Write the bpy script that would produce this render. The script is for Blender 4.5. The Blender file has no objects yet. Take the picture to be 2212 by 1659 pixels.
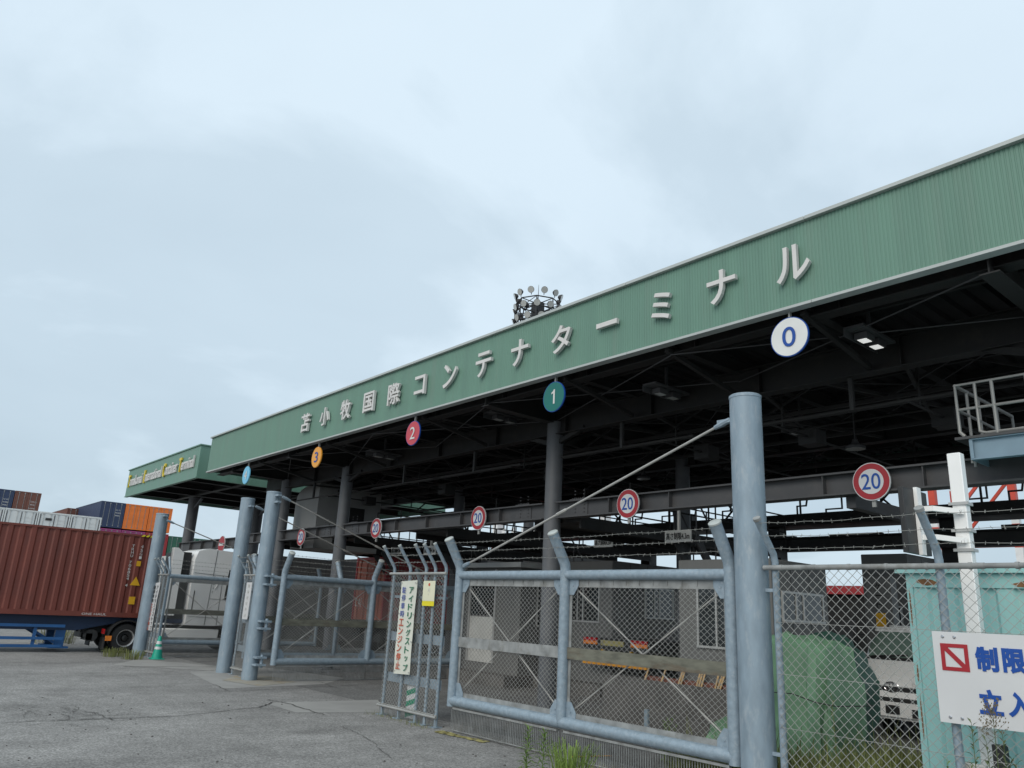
import bpy, math, random
import numpy as np
from mathutils import Vector, Matrix
SC = bpy.context.scene
COL = SC.collection
random.seed(7)
rad = math.radians

# ------------------------------------------------------------------ camera
F_, CX, CY = 1666.0, 1106.0, 829.5            # focal length and centre, for a 2212 px wide picture
EYE = np.array([0.0, 0.0, 2.05])
RM = np.array([[0.64821102, -0.18474686, -0.73870906],
               [0.75989374, 0.21915195, 0.61199177],
               [0.04882597, -0.9580402, 0.28244469]])
cam = bpy.data.cameras.new('camera'); cam.sensor_width = 36.0; cam.lens = 36.0 * F_ / 2212.0
cam.clip_start = 0.05; cam.clip_end = 6000
camo = bpy.data.objects.new('camera', cam); COL.objects.link(camo); SC.camera = camo
_r, _u, _b = RM @ [1, 0, 0], RM @ [0, -1, 0], RM @ [0, 0, -1]
camo.matrix_world = Matrix(((_r[0], _u[0], _b[0], EYE[0]), (_r[1], _u[1], _b[1], EYE[1]),
                            (_r[2], _u[2], _b[2], EYE[2]), (0, 0, 0, 1)))
def at(x, y, Y):
    d = RM @ np.array([x - CX, y - CY, F_]); return Vector(EYE + d * (Y / d[1]))
def gp(x, y, z=0.0):
    d = RM @ np.array([x - CX, y - CY, F_]); return Vector(EYE + d * ((z - EYE[2]) / d[2]))
def atx(x, y, X):
    d = RM @ np.array([x - CX, y - CY, F_]); return Vector(EYE + d * (X / d[0]))

# ------------------------------------------------------------------ world, sun, exposure
CLOUD_X, CLOUD_Y = 9.6, 8.6
SUN_EL, SUN_AZ = rad(34), rad(163)            # behind the camera, veiled by cloud
w = bpy.data.worlds.new('World'); SC.world = w; w.use_nodes = True
nt = w.node_tree; N = nt.nodes; L = nt.links; N.clear()
def wn(t, **k):
    n = N.new(t)
    for a, b in k.items(): setattr(n, a, b)
    return n
out = wn('ShaderNodeOutputWorld'); bg = wn('ShaderNodeBackground'); bg.inputs['Strength'].default_value = 0.1
sky = wn('ShaderNodeTexSky'); sky.sky_type = 'NISHITA'; sky.sun_disc = False
sky.sun_elevation = SUN_EL; sky.sun_rotation = SUN_AZ; sky.air_density = 1.0; sky.dust_density = 2.0
tc = wn('ShaderNodeTexCoord'); sep = wn('ShaderNodeSeparateXYZ'); L.new(tc.outputs['Generated'], sep.inputs[0])
zc = wn('ShaderNodeMath', operation='MAXIMUM'); L.new(sep.outputs[2], zc.inputs[0]); zc.inputs[1].default_value = 0.0
za = wn('ShaderNodeMath', operation='ADD'); L.new(zc.outputs[0], za.inputs[0]); za.inputs[1].default_value = 0.22
dx = wn('ShaderNodeMath', operation='DIVIDE'); L.new(sep.outputs[0], dx.inputs[0]); L.new(za.outputs[0], dx.inputs[1])
dy = wn('ShaderNodeMath', operation='DIVIDE'); L.new(sep.outputs[1], dy.inputs[0]); L.new(za.outputs[0], dy.inputs[1])
cmb = wn('ShaderNodeCombineXYZ'); L.new(dx.outputs[0], cmb.inputs[0]); L.new(dy.outputs[0], cmb.inputs[1])
cmb.inputs[2].default_value = 3.7
n1 = wn('ShaderNodeTexNoise'); n1.inputs['Scale'].default_value = 1.55; n1.inputs['Detail'].default_value = 7
n1.inputs['Roughness'].default_value = 0.5; n1.inputs['Distortion'].default_value = 0.25; L.new(cmb.outputs[0], n1.inputs['Vector'])
r1 = wn('ShaderNodeValToRGB'); L.new(n1.outputs[0], r1.inputs[0])
e = r1.color_ramp.elements
e[0].position = 0.36; e[0].color = (0.95, 0.955, 0.96, 1); e[1].position = 0.56; e[1].color = (1, 1, 1, 1)
zr = wn('ShaderNodeValToRGB'); L.new(zc.outputs[0], zr.inputs[0]); e = zr.color_ramp.elements
e[0].position = 0.0; e[0].color = (0.56, 0.68, 0.77, 1); e[1].position = 0.30; e[1].color = (0.67, 0.80, 0.90, 1)
e2 = zr.color_ramp.elements.new(0.72); e2.color = (0.72, 0.85, 0.95, 1)
e3 = zr.color_ramp.elements.new(1.0); e3.color = (1.0, 1.1, 1.12, 1)
mul = wn('ShaderNodeMix', data_type='RGBA', blend_type='MULTIPLY'); mul.inputs[0].default_value = 1
L.new(zr.outputs[0], mul.inputs[6]); L.new(r1.outputs[0], mul.inputs[7])
n2 = wn('ShaderNodeTexNoise'); n2.inputs['Scale'].default_value = 0.62; n2.inputs['Detail'].default_value = 9
n2.inputs['Roughness'].default_value = 0.52; n2.inputs['Distortion'].default_value = 0.5
mp2 = wn('ShaderNodeMapping'); mp2.inputs['Location'].default_value = (CLOUD_X, CLOUD_Y, 1.3); L.new(cmb.outputs[0], mp2.inputs[0]); L.new(mp2.outputs[0], n2.inputs['Vector'])
r2 = wn('ShaderNodeValToRGB'); L.new(n2.outputs[0], r2.inputs[0]); e = r2.color_ramp.elements
e[0].position = 0.455; e[0].color = (0.855, 0.873, 0.883, 1); e[1].position = 0.515; e[1].color = (1, 1, 1, 1)
mul2 = wn('ShaderNodeMix', data_type='RGBA', blend_type='MULTIPLY'); mul2.inputs[0].default_value = 1
L.new(mul.outputs[2], mul2.inputs[6]); L.new(r2.outputs[0], mul2.inputs[7])
sc10 = wn('ShaderNodeVectorMath', operation='SCALE'); sc10.inputs['Scale'].default_value = 11.3; L.new(mul2.outputs[2], sc10.inputs[0])
mx = wn('ShaderNodeMix', data_type='RGBA'); mx.inputs[0].default_value = 0.90
L.new(sky.outputs[0], mx.inputs[6]); L.new(sc10.outputs[0], mx.inputs[7])
L.new(mx.outputs[2], bg.inputs['Color']); L.new(bg.outputs[0], out.inputs['Surface'])
sl = bpy.data.lights.new('sun', 'SUN'); sl.energy = 1.5; sl.angle = rad(40); sl.color = (1.0, 0.92, 0.80)
so = bpy.data.objects.new('sun', sl); COL.objects.link(so)
sd = Vector((math.sin(SUN_AZ) * math.cos(SUN_EL), math.cos(SUN_AZ) * math.cos(SUN_EL), math.sin(SUN_EL)))
so.rotation_euler = sd.to_track_quat('Z', 'Y').to_euler(); so.location = (0, 0, 60)
SC.view_settings.view_transform = 'Standard'; SC.view_settings.look = 'None'
SC.view_settings.exposure = 0.0; SC.view_settings.gamma = 1.0
SC.cycles.max_bounces = 6

# ------------------------------------------------------------------ materials
def mat(name, col, rough=0.7, metal=0.0, var=0.12, scale=3.0, bump=0.0, bscale=40.0, stain=None, stain_amt=0.5,
        stain_scale=2.0, stretch=None, spec=None, trans=0.0):
    m = bpy.data.materials.new(name); m.use_nodes = True
    n, l = m.node_tree.nodes, m.node_tree.links
    p = n['Principled BSDF']; p.inputs['Roughness'].default_value = rough; p.inputs['Metallic'].default_value = metal
    if spec is not None: p.inputs['Specular IOR Level'].default_value = spec
    c = tuple(col) + (1,)
    t = n.new('ShaderNodeTexCoord'); mp = n.new('ShaderNodeMapping'); l.new(t.outputs['Object'], mp.inputs[0])
    if stretch: mp.inputs['Scale'].default_value = stretch
    nz = n.new('ShaderNodeTexNoise'); nz.inputs['Scale'].default_value = scale; nz.inputs['Detail'].default_value = 6
    l.new(mp.outputs[0], nz.inputs['Vector'])
    mr = n.new('ShaderNodeMapRange'); mr.inputs[1].default_value = 0.3; mr.inputs[2].default_value = 0.7
    mr.inputs[3].default_value = 1 - var; mr.inputs[4].default_value = 1 + var; l.new(nz.outputs[0], mr.inputs[0])
    mu = n.new('ShaderNodeVectorMath'); mu.operation = 'SCALE'; mu.inputs[0].default_value = c[:3]
    l.new(mr.outputs[0], mu.inputs['Scale'])
    last = mu.outputs[0]
    if stain:
        sn = n.new('ShaderNodeTexNoise'); sn.inputs['Scale'].default_value = stain_scale; sn.inputs['Detail'].default_value = 8
        sn.inputs['Roughness'].default_value = 0.65; l.new(mp.outputs[0], sn.inputs['Vector'])
        sr = n.new('ShaderNodeMapRange'); sr.inputs[1].default_value = 0.52; sr.inputs[2].default_value = 0.68
        sr.inputs[4].default_value = stain_amt; l.new(sn.outputs[0], sr.inputs[0])
        mm = n.new('ShaderNodeMix'); mm.data_type = 'RGBA'; l.new(sr.outputs[0], mm.inputs[0])
        l.new(last, mm.inputs[6]); mm.inputs[7].default_value = tuple(stain) + (1,); last = mm.outputs[2]
    l.new(last, p.inputs['Base Color'])
    rr = n.new('ShaderNodeMapRange'); rr.inputs[1].default_value = 0.3; rr.inputs[2].default_value = 0.7
    rr.inputs[3].default_value = max(0, rough - 0.08); rr.inputs[4].default_value = min(1, rough + 0.08)
    l.new(nz.outputs[0], rr.inputs[0]); l.new(rr.outputs[0], p.inputs['Roughness'])
    if bump:
        bn = n.new('ShaderNodeTexNoise'); bn.inputs['Scale'].default_value = bscale; bn.inputs['Detail'].default_value = 4
        l.new(t.outputs['Object'], bn.inputs['Vector'])
        bp = n.new('ShaderNodeBump'); bp.inputs['Strength'].default_value = bump; bp.inputs['Distance'].default_value = 0.02
        l.new(bn.outputs[0], bp.inputs['Height']); l.new(bp.outputs[0], p.inputs['Normal'])
    if trans: p.inputs['Transmission Weight'].default_value = trans
    return m
M = {}
M['galv'] = mat('galvanised pipe', (0.265, 0.335, 0.395), 0.58, 0.25, 0.14, 14, 0.08, 40, (0.40, 0.445, 0.48), 0.5, 22)
M['galvpost'] = mat('galvanised post', (0.255, 0.325, 0.385), 0.6, 0.25, 0.13, 10, 0.08, 40, (0.38, 0.425, 0.46), 0.6, 13, stretch=(1, 1, 0.3))
M['galvdull'] = mat('weathered galvanised plate', (0.28, 0.29, 0.29), 0.75, 0.15, 0.3, 5, 0.05, 30, (0.13, 0.12, 0.10), 0.6, 4)
M['plank'] = mat('stained plate', (0.15, 0.15, 0.12), 0.8, 0.1, 0.4, 4, 0.05, 30, (0.10, 0.05, 0.026), 0.95, 0.9, stretch=(1, 1, 3))
M['wire'] = mat('zinc wire', (0.37, 0.37, 0.355), 0.5, 0.35, 0.1, 5)
M['barb'] = mat('barbed wire zinc', (0.33, 0.33, 0.31), 0.55, 0.4, 0.1, 5)
M['cable'] = mat('steel rod', (0.42, 0.41, 0.39), 0.5, 0.3, 0.1, 5)
M['fascia'] = mat('green corrugated steel', (0.128, 0.245, 0.19), 0.5, 0.0, 0.09, 0.8, 0, 40, (0.15, 0.235, 0.19), 0.65, 0.5, stretch=(5, 5, 0.3))
M['trim'] = mat('pale grey trim', (0.42, 0.45, 0.44), 0.5, 0.1, 0.06, 2)
M['letter'] = mat('off white letter', (0.62, 0.605, 0.59), 0.45, 0, 0.05, 3)
M['yellowletter'] = mat('yellow letter', (0.65, 0.50, 0.04), 0.45, 0, 0.05, 3)
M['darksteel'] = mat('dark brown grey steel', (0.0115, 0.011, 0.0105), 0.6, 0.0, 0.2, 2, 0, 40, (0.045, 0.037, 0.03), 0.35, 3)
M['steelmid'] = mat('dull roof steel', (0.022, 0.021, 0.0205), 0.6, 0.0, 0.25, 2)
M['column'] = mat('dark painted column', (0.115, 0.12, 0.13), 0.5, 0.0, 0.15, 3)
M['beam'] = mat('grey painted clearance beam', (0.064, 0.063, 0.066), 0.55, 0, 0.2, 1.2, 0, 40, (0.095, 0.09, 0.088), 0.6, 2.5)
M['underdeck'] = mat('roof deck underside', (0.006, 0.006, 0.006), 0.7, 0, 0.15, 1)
M['bluebeam'] = mat('blue grey deck beam', (0.20, 0.29, 0.36), 0.55, 0, 0.12, 3)
M['rail'] = mat('grey railing pipe', (0.30, 0.30, 0.29), 0.5, 0.2, 0.1, 4)
M['booth'] = mat('grey booth panel', (0.13, 0.13, 0.127), 0.6, 0, 0.1, 1.5, 0, 40, (0.095, 0.095, 0.09), 0.5, 1.5, stretch=(1, 1, 0.3))
M['cabin'] = mat('grey cabin sheet', (0.30, 0.30, 0.295), 0.6, 0, 0.1, 1.2)
M['boothlight'] = mat('pale booth panel', (0.50, 0.50, 0.48), 0.6, 0, 0.08, 2)
M['roofslab'] = mat('booth roof edge', (0.40, 0.41, 0.41), 0.6, 0, 0.08, 2)
M['glassdark'] = mat('dark window glass', (0.02, 0.024, 0.026), 0.08, 0, 0.1, 1, spec=0.6)
M['alu'] = mat('aluminium frame', (0.45, 0.45, 0.44), 0.4, 0.4, 0.08, 5)
M['concrete'] = mat('concrete', (0.105, 0.10, 0.095), 0.9, 0, 0.25, 2.5, 0.2, 60, (0.055, 0.053, 0.05), 0.7, 1.5)
M['maroon'] = mat('maroon container paint', (0.172, 0.042, 0.029), 0.5, 0, 0.16, 1.2, 0.25, 1.6, (0.12, 0.036, 0.028), 0.6, 2.2, stretch=(1, 1, 0.35))
M['orange'] = mat('orange container paint', (0.78, 0.19, 0.03), 0.5, 0, 0.1, 1.5)
M['navy'] = mat('navy container paint', (0.028, 0.045, 0.10), 0.5, 0, 0.12, 1.5)
M['reefer'] = mat('white reefer paint', (0.66, 0.67, 0.66), 0.5, 0, 0.06, 1.5)
M['magenta'] = mat('magenta container paint', (0.32, 0.05, 0.17), 0.5, 0, 0.1, 1.5)
M['red'] = mat('red container paint', (0.33, 0.03, 0.035), 0.5, 0, 0.12, 1.5)
M['salmon'] = mat('faded red container paint', (0.44, 0.135, 0.09), 0.6, 0, 0.15, 1.5)
M['greenbox'] = mat('green container paint', (0.03, 0.12, 0.075), 0.5, 0, 0.12, 1.5)
M['brownbox'] = mat('brown container paint', (0.16, 0.06, 0.04), 0.55, 0, 0.12, 1.5)
M['white'] = mat('white paint', (0.86, 0.86, 0.85), 0.35, 0, 0.04, 2)
M['whitesign'] = mat('white sign face', (0.60, 0.605, 0.615), 0.4, 0, 0.05, 1.2)
M['blue'] = mat('blue sign paint', (0.003, 0.06, 0.31), 0.45, 0, 0.05, 3)
M['signred'] = mat('red sign paint', (0.34, 0.014, 0.022), 0.45, 0, 0.06, 3)
M['lanegreen'] = mat('teal sign paint', (0.0, 0.13, 0.11), 0.4, 0, 0.05, 3)
M['lanered'] = mat('coral red sign paint', (0.50, 0.05, 0.07), 0.4, 0, 0.05, 3)
M['laneorange'] = mat('orange sign paint', (0.75, 0.33, 0.035), 0.4, 0, 0.05, 3)
M['lanesky'] = mat('sky blue sign paint', (0.17, 0.50, 0.72), 0.4, 0, 0.05, 3)
M['lanewhite'] = mat('lane sign white', (0.70, 0.71, 0.70), 0.4, 0, 0.05, 3)
M['black'] = mat('black rubber', (0.016, 0.016, 0.017), 0.75, 0, 0.2, 6)
M['blackpaint'] = mat('black paint', (0.02, 0.02, 0.021), 0.5, 0, 0.2, 4)
M['trailerblue'] = mat('blue trailer paint', (0.018, 0.095, 0.26), 0.45, 0, 0.15, 2)
M['trailernavy'] = mat('dark blue chassis paint', (0.012, 0.03, 0.075), 0.5, 0, 0.15, 2)
M['rim'] = mat('polished wheel rim', (0.55, 0.55, 0.55), 0.3, 0.7, 0.1, 8)
M['yellow'] = mat('yellow sticker', (0.70, 0.38, 0.015), 0.5, 0, 0.05, 4)
M['tail'] = mat('red lamp lens', (0.42, 0.015, 0.02), 0.2, 0, 0.1, 8)
M['amber'] = mat('amber reflector', (0.75, 0.22, 0.03), 0.3, 0, 0.1, 8)
M['teal'] = mat('teal storage container paint', (0.29, 0.54, 0.53), 0.55, 0, 0.08, 1.2, 0, 40, (0.37, 0.58, 0.54), 0.5, 1.6, stretch=(2, 2, 0.3))
M['rust'] = mat('rust streak', (0.20, 0.10, 0.045), 0.9, 0, 0.35, 8)
M['tarp1'] = mat('light green tarpaulin', (0.16, 0.30, 0.18), 0.6, 0, 0.2, 2.5, 0.7, 3.5, (0.11, 0.21, 0.125), 0.6, 1.5)
M['tarp2'] = mat('dark green tarpaulin', (0.028, 0.085, 0.06), 0.55, 0, 0.2, 2, 0.7, 3.5)
M['windscreen'] = mat('green windscreen with painted-in reflection', (0.17, 0.25, 0.21), 0.06, 0, 0.08, 1, spec=0.8)  # glass colour lightened to stand for the sky reflected in it
M['chrome'] = mat('chrome', (0.6, 0.6, 0.62), 0.15, 0.9, 0.05, 5)
M['headlamp'] = mat('headlamp lens', (0.5, 0.52, 0.53), 0.1, 0.4, 0.1, 20)
M['banner'] = mat('cream banner cloth', (0.62, 0.63, 0.56), 0.7, 0, 0.06, 3)
M['bangreen'] = mat('green banner print', (0.02, 0.16, 0.09), 0.7, 0, 0.08, 3)
M['banblue'] = mat('blue banner print', (0.06, 0.09, 0.33), 0.7, 0, 0.15, 3)
M['banred'] = mat('red banner print', (0.52, 0.10, 0.05), 0.7, 0, 0.15, 3)
M['noticeyellow'] = mat('bright yellow band', (0.72, 0.62, 0.02), 0.6, 0, 0.05, 3)
M['noticecream'] = mat('pale yellow card', (0.68, 0.67, 0.50), 0.6, 0, 0.05, 3)
M['stripegreen'] = mat('green stripe board', (0.02, 0.24, 0.14), 0.55, 0, 0.1, 3)
M['cone'] = mat('green cone plastic', (0.005, 0.33, 0.23), 0.5, 0, 0.08, 4)
M['wood'] = mat('pale wood', (0.52, 0.36, 0.19), 0.8, 0, 0.2, 6)
M['greysign'] = mat('grey sign plate', (0.55, 0.55, 0.53), 0.6, 0, 0.1, 3)
M['ink'] = mat('black lettering', (0.02, 0.02, 0.02), 0.6, 0, 0.1, 4)
M['lampglass'] = mat('floodlight lens', (0.55, 0.56, 0.54), 0.15, 0.2, 0.15, 12, spec=0.8)
M['litlens'] = mat('lit lamp lens', (0.8, 0.8, 0.8), 0.3)
M['litlens'].node_tree.nodes['Principled BSDF'].inputs['Emission Color'].default_value = (1, 1, .97, 1); M['litlens'].node_tree.nodes['Principled BSDF'].inputs['Emission Strength'].default_value = 0.6
M['lampbody'] = mat('dark lamp frame', (0.03, 0.03, 0.033), 0.6, 0, 0.2, 4)
M['cranered'] = mat('crane red paint', (0.50, 0.055, 0.03), 0.5, 0, 0.1, 0.5)
M['cranewhite'] = mat('crane white paint', (0.66, 0.66, 0.66), 0.5, 0, 0.1, 0.5)
M['weed'] = mat('weed leaf', (0.125, 0.20, 0.045), 0.6, 0, 0.25, 5)
M['weeddark'] = mat('dark weed leaf', (0.085, 0.115, 0.04), 0.6, 0, 0.3, 5)
M['grassmat'] = mat('grass blade', (0.15, 0.225, 0.045), 0.6, 0, 0.35, 3)
M['grassdry'] = mat('dull grass blade', (0.17, 0.19, 0.06), 0.7, 0, 0.35, 2)
M['seed'] = mat('dry seed head', (0.16, 0.13, 0.08), 0.8, 0, 0.3, 8)
M['roadyellow'] = mat('worn yellow road paint', (0.36, 0.32, 0.12), 0.9, 0, 0.3, 6, stain=(0.19, 0.19, 0.18), stain_amt=1.0, stain_scale=14)
M['roadorange'] = mat('worn orange road paint', (0.55, 0.27, 0.04), 0.9, 0, 0.3, 6, stain=(0.19, 0.19, 0.18), stain_amt=0.9, stain_scale=14)
M['crack'] = mat('crack filler', (0.085, 0.083, 0.08), 0.95, 0, 0.3, 5)
M['tyremark'] = mat('tyre scuff', (0.165, 0.162, 0.157), 0.95, 0, 0.4, 3, stain=(0.26, 0.255, 0.245), stain_amt=1.0, stain_scale=4)
M['patch'] = mat('smooth concrete patch', (0.285, 0.28, 0.27), 0.9, 0, 0.12, 1.2, 0.15, 50)
M['padstain'] = mat('rust stained concrete pad', (0.30, 0.28, 0.24), 0.9, 0, 0.15, 2, 0.15, 50, (0.30, 0.21, 0.10), 0.7, 2.2)

def asphalt(name='worn asphalt', base=(0.240, 0.235, 0.229)):
    m = bpy.data.materials.new(name); m.use_nodes = True
    n, l = m.node_tree.nodes, m.node_tree.links; p = n['Principled BSDF']
    p.inputs['Roughness'].default_value = 0.92; p.inputs['Specular IOR Level'].default_value = 0.25
    t = n.new('ShaderNodeTexCoord')
    def noise(s, d=5, r=0.5, st=None):
        x = n.new('ShaderNodeTexNoise'); x.inputs['Scale'].default_value = s; x.inputs['Detail'].default_value = d
        x.inputs['Roughness'].default_value = r
        if st:
            q = n.new('ShaderNodeMapping'); q.inputs['Scale'].default_value = st; l.new(t.outputs['Object'], q.inputs[0]); l.new(q.outputs[0], x.inputs['Vector'])
        else: l.new(t.outputs['Object'], x.inputs['Vector'])
        return x
    def ramp(src, a, b, c0, c1):
        q = n.new('ShaderNodeMapRange'); q.inputs[1].default_value = a; q.inputs[2].default_value = b
        q.inputs[3].default_value = c0; q.inputs[4].default_value = c1; l.new(src, q.inputs[0]); return q.outputs[0]
    big = ramp(noise(0.35, 6, 0.6).outputs[0], 0.3, 0.7, 0.80, 1.16)
    mid = ramp(noise(1.9, 6, 0.65).outputs[0], 0.3, 0.7, 0.84, 1.14)
    v = n.new('ShaderNodeTexVoronoi'); v.inputs['Scale'].default_value = 46; l.new(t.outputs['Object'], v.inputs['Vector'])
    sc_ = n.new('ShaderNodeSeparateColor'); l.new(v.outputs['Color'], sc_.inputs[0])
    spk = ramp(sc_.outputs[0], 0.0, 1.0, 0.66, 1.38)
    fine = ramp(noise(24, 3, 0.7).outputs[0], 0.3, 0.7, 0.80, 1.2)
    def mult(a, b):
        q = n.new('ShaderNodeMath'); q.operation = 'MULTIPLY'; l.new(a, q.inputs[0]); l.new(b, q.inputs[1]); return q.outputs[0]
    oil = ramp(noise(0.55, 7, 0.62, (1.0, .35, 1)).outputs[0], 0.52, 0.68, 1.0, 0.74)
    pale = ramp(noise(1.1, 8, 0.7).outputs[0], 0.58, 0.72, 1.0, 1.22)
    k = mult(mult(mult(big, mid), mult(spk, fine)), mult(oil, pale))
    cc = n.new('ShaderNodeVectorMath'); cc.operation = 'SCALE'; cc.inputs[0].default_value = base; l.new(k, cc.inputs['Scale'])
    l.new(cc.outputs[0], p.inputs['Base Color'])
    b = n.new('ShaderNodeBump'); b.inputs['Strength'].default_value = 0.35; b.inputs['Distance'].default_value = 0.012
    l.new(v.outputs['Distance'], b.inputs['Height']); l.new(b.outputs[0], p.inputs['Normal'])
    return m
M['asphalt'] = asphalt()
M['asphaltshade'] = asphalt('lane asphalt with painted shade', (0.165, 0.163, 0.16))  # darker copy of the asphalt, with the canopy's shade in its base colour

# ------------------------------------------------------------------ mesh helpers
class MB:
    def __init__(s): s.v = []; s.f = []
    def box(s, x0, x1, y0, y1, z0, z1):
        b = len(s.v)
        s.v += [(x0, y0, z0), (x1, y0, z0), (x1, y1, z0), (x0, y1, z0), (x0, y0, z1), (x1, y0, z1), (x1, y1, z1), (x0, y1, z1)]
        s.f += [tuple(b + i for i in q) for q in ((3, 2, 1, 0), (4, 5, 6, 7), (0, 1, 5, 4), (1, 2, 6, 5), (2, 3, 7, 6), (3, 0, 4, 7))]
        return s
    def cbox(s, x0, x1, y0, y1, z0, z1, c=0.02):          # box with chamfered vertical and top edges
        def ring(a, z): return [(x0 + a, y0, z), (x1 - a, y0, z), (x1, y0 + a, z), (x1, y1 - a, z), (x1 - a, y1, z), (x0 + a, y1, z), (x0, y1 - a, z), (x0, y0 + a, z)]
        def inset(z): return [(x0 + c, y0 + c, z), (x1 - c, y0 + c, z), (x1 - c, y0 + c, z), (x1 - c, y1 - c, z), (x1 - c, y1 - c, z), (x0 + c, y1 - c, z), (x0 + c, y1 - c, z), (x0 + c, y0 + c, z)]
        b = len(s.v)
        s.v += ring(c, z0) + ring(c, z1 - c)
        top = [(x0 + c, y0 + c, z1), (x1 - c, y0 + c, z1), (x1 - c, y1 - c, z1), (x0 + c, y1 - c, z1)]
        t = len(s.v); s.v += top
        for i in range(8): s.f.append((b + i, b + (i + 1) % 8, b + 8 + (i + 1) % 8, b + 8 + i))
        s.f.append(tuple(b + 7 - i for i in range(8)))
        m = b + 8
        s.f += [(m, m + 1, t + 1, t), (m + 1, m + 2, t + 1), (m + 2, m + 3, t + 2, t + 1), (m + 3, m + 4, t + 2), (m + 4, m + 5, t + 3, t + 2),
                (m + 5, m + 6, t + 3), (m + 6, m + 7, t, t + 3), (m + 7, m, t), (t, t + 1, t + 2, t + 3)]
        return s
    def bar(s, p, q, w=0.05, h=None, up=(0, 0, 1), caps=True):
        h = w if h is None else h
        p, q = Vector(p), Vector(q); d = (q - p).normalized(); u = Vector(up)
        if abs(d.dot(u)) > 0.98: u = Vector((1, 0, 0)) if abs(d.x) < 0.9 else Vector((0, 1, 0))
        a = d.cross(u).normalized(); c = a.cross(d).normalized(); b = len(s.v)
        for o in (p, q):
            for i, j in ((-1, -1), (1, -1), (1, 1), (-1, 1)): s.v.append(tuple(o + a * (i * w / 2) + c * (j * h / 2)))
        for i in range(4): s.f.append((b + i, b + (i + 1) % 4, b + 4 + (i + 1) % 4, b + 4 + i))
        if caps: s.f += [(b + 3, b + 2, b + 1, b), (b + 4, b + 5, b + 6, b + 7)]
        return s
    def tube(s, pts, r=0.05, n=12, caps=True, closed=False):
        pts = [Vector(p) for p in pts]; k = len(pts); b = len(s.v)
        rs = r if isinstance(r, (list, tuple)) else [r] * k
        a = None
        for i, p in enumerate(pts):
            if closed: d = (pts[(i + 1) % k] - pts[i - 1]).normalized()
            elif i == 0: d = (pts[1] - p).normalized()
            elif i == k - 1: d = (p - pts[-2]).normalized()
            else: d = ((pts[i + 1] - p).normalized() + (p - pts[i - 1]).normalized()).normalized()
            if a is None:
                u = Vector((0, 0, 1)) if abs(d.z) < 0.9 else Vector((1, 0, 0)); a = d.cross(u).normalized()
            else:
                a = (a - d * a.dot(d)).normalized()
            c = d.cross(a)
            sc_ = 1.0
            if not closed and 0 < i < k - 1:
                cs = max(0.5, (p - pts[i - 1]).normalized().dot(d)); sc_ = 1.0
            for j in range(n):
                t = 2 * math.pi * j / n; s.v.append(tuple(p + (a * math.cos(t) + c * math.sin(t)) * rs[i] * sc_))
        for i in range(k if closed else k - 1):
            for j in range(n):
                x, y = b + i * n, b + ((i + 1) % k) * n
                s.f.append((x + j, x + (j + 1) % n, y + (j + 1) % n, y + j))
        if caps and not closed:
            s.f.append(tuple(b + n - 1 - j for j in range(n))); s.f.append(tuple(b + (k - 1) * n + j for j in range(n)))
        return s
    def lathe(s, prof, c, axis='X', n=28):                 # prof: (along axis, radius)
        b = len(s.v); c = Vector(c); k = len(prof)
        for (x, r) in prof:
            for j in range(n):
                t = 2 * math.pi * j / n; p, q = r * math.cos(t), r * math.sin(t)
                s.v.append(tuple(c + (Vector((x, p, q)) if axis == 'X' else Vector((q, x, p)) if axis == 'Y' else Vector((p, q, x)))))
        for i in range(k - 1):
            for j in range(n): s.f.append((b + i * n + j, b + i * n + (j + 1) % n, b + (i + 1) * n + (j + 1) % n, b + (i + 1) * n + j))
        s.f.append(tuple(b + n - 1 - j for j in range(n))); s.f.append(tuple(b + (k - 1) * n + j for j in range(n)))
        return s
    def prism(s, poly, o, a, b_, n_, t):                   # 2-D polygon on axes a, b_ extruded by t along n_
        o, a, b_, n_ = Vector(o), Vector(a), Vector(b_), Vector(n_); k = len(poly); b = len(s.v)
        for d in (0, t):
            for (x, y) in poly: s.v.append(tuple(o + a * x + b_ * y + n_ * d))
        s.f.append(tuple(b + i for i in range(k))); s.f.append(tuple(b + 2 * k - 1 - i for i in range(k)))
        for i in range(k): s.f.append((b + (i + 1) % k, b + i, b + k + i, b + k + (i + 1) % k))
        return s
    def quad(s, *p):
        b = len(s.v); s.v += [tuple(q) for q in p]; s.f.append(tuple(range(b, b + len(p)))); return s
    def add(s, verts, faces):
        b = len(s.v); s.v += verts; s.f += [tuple(b + i for i in f) for f in faces]; return s
    def build(s, name, m, parent=None, smooth=True, world=True):
        me = bpy.data.meshes.new(name)
        o0 = ORG.get(root_of(parent), Vector((0, 0, 0))) if (parent is not None and world) else Vector((0, 0, 0))
        me.from_pydata([(x - o0.x, y - o0.y, z - o0.z) for x, y, z in s.v], [], s.f)
        me.materials.append(M[m] if isinstance(m, str) else m)
        if smooth:
            me.polygons.foreach_set('use_smooth', [True] * len(me.polygons)); me.set_sharp_from_angle(angle=rad(38))
        me.update()
        o = bpy.data.objects.new(name, me); COL.objects.link(o)
        if parent is not None: o.parent = parent
        return o
ORG = {}
def root_of(p):
    while p is not None and p.parent is not None: p = p.parent
    return p.name if p is not None else None
def tag(o, label=None, cat=None, group=None, kind=None):
    if label: o['label'] = label
    if cat: o['category'] = cat
    if group: o['group'] = group
    if kind: o['kind'] = kind
    return o
def thing(name, label, cat, loc, group=None, rz=0.0, local=False):
    o = bpy.data.objects.new(name, None); o.empty_display_size = 0.2; COL.objects.link(o)
    o.location = loc; o.rotation_euler = (0, 0, rz)
    ORG[o.name] = Vector((0, 0, 0)) if local else Vector(loc)
    return tag(o, label, cat, group)
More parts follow.
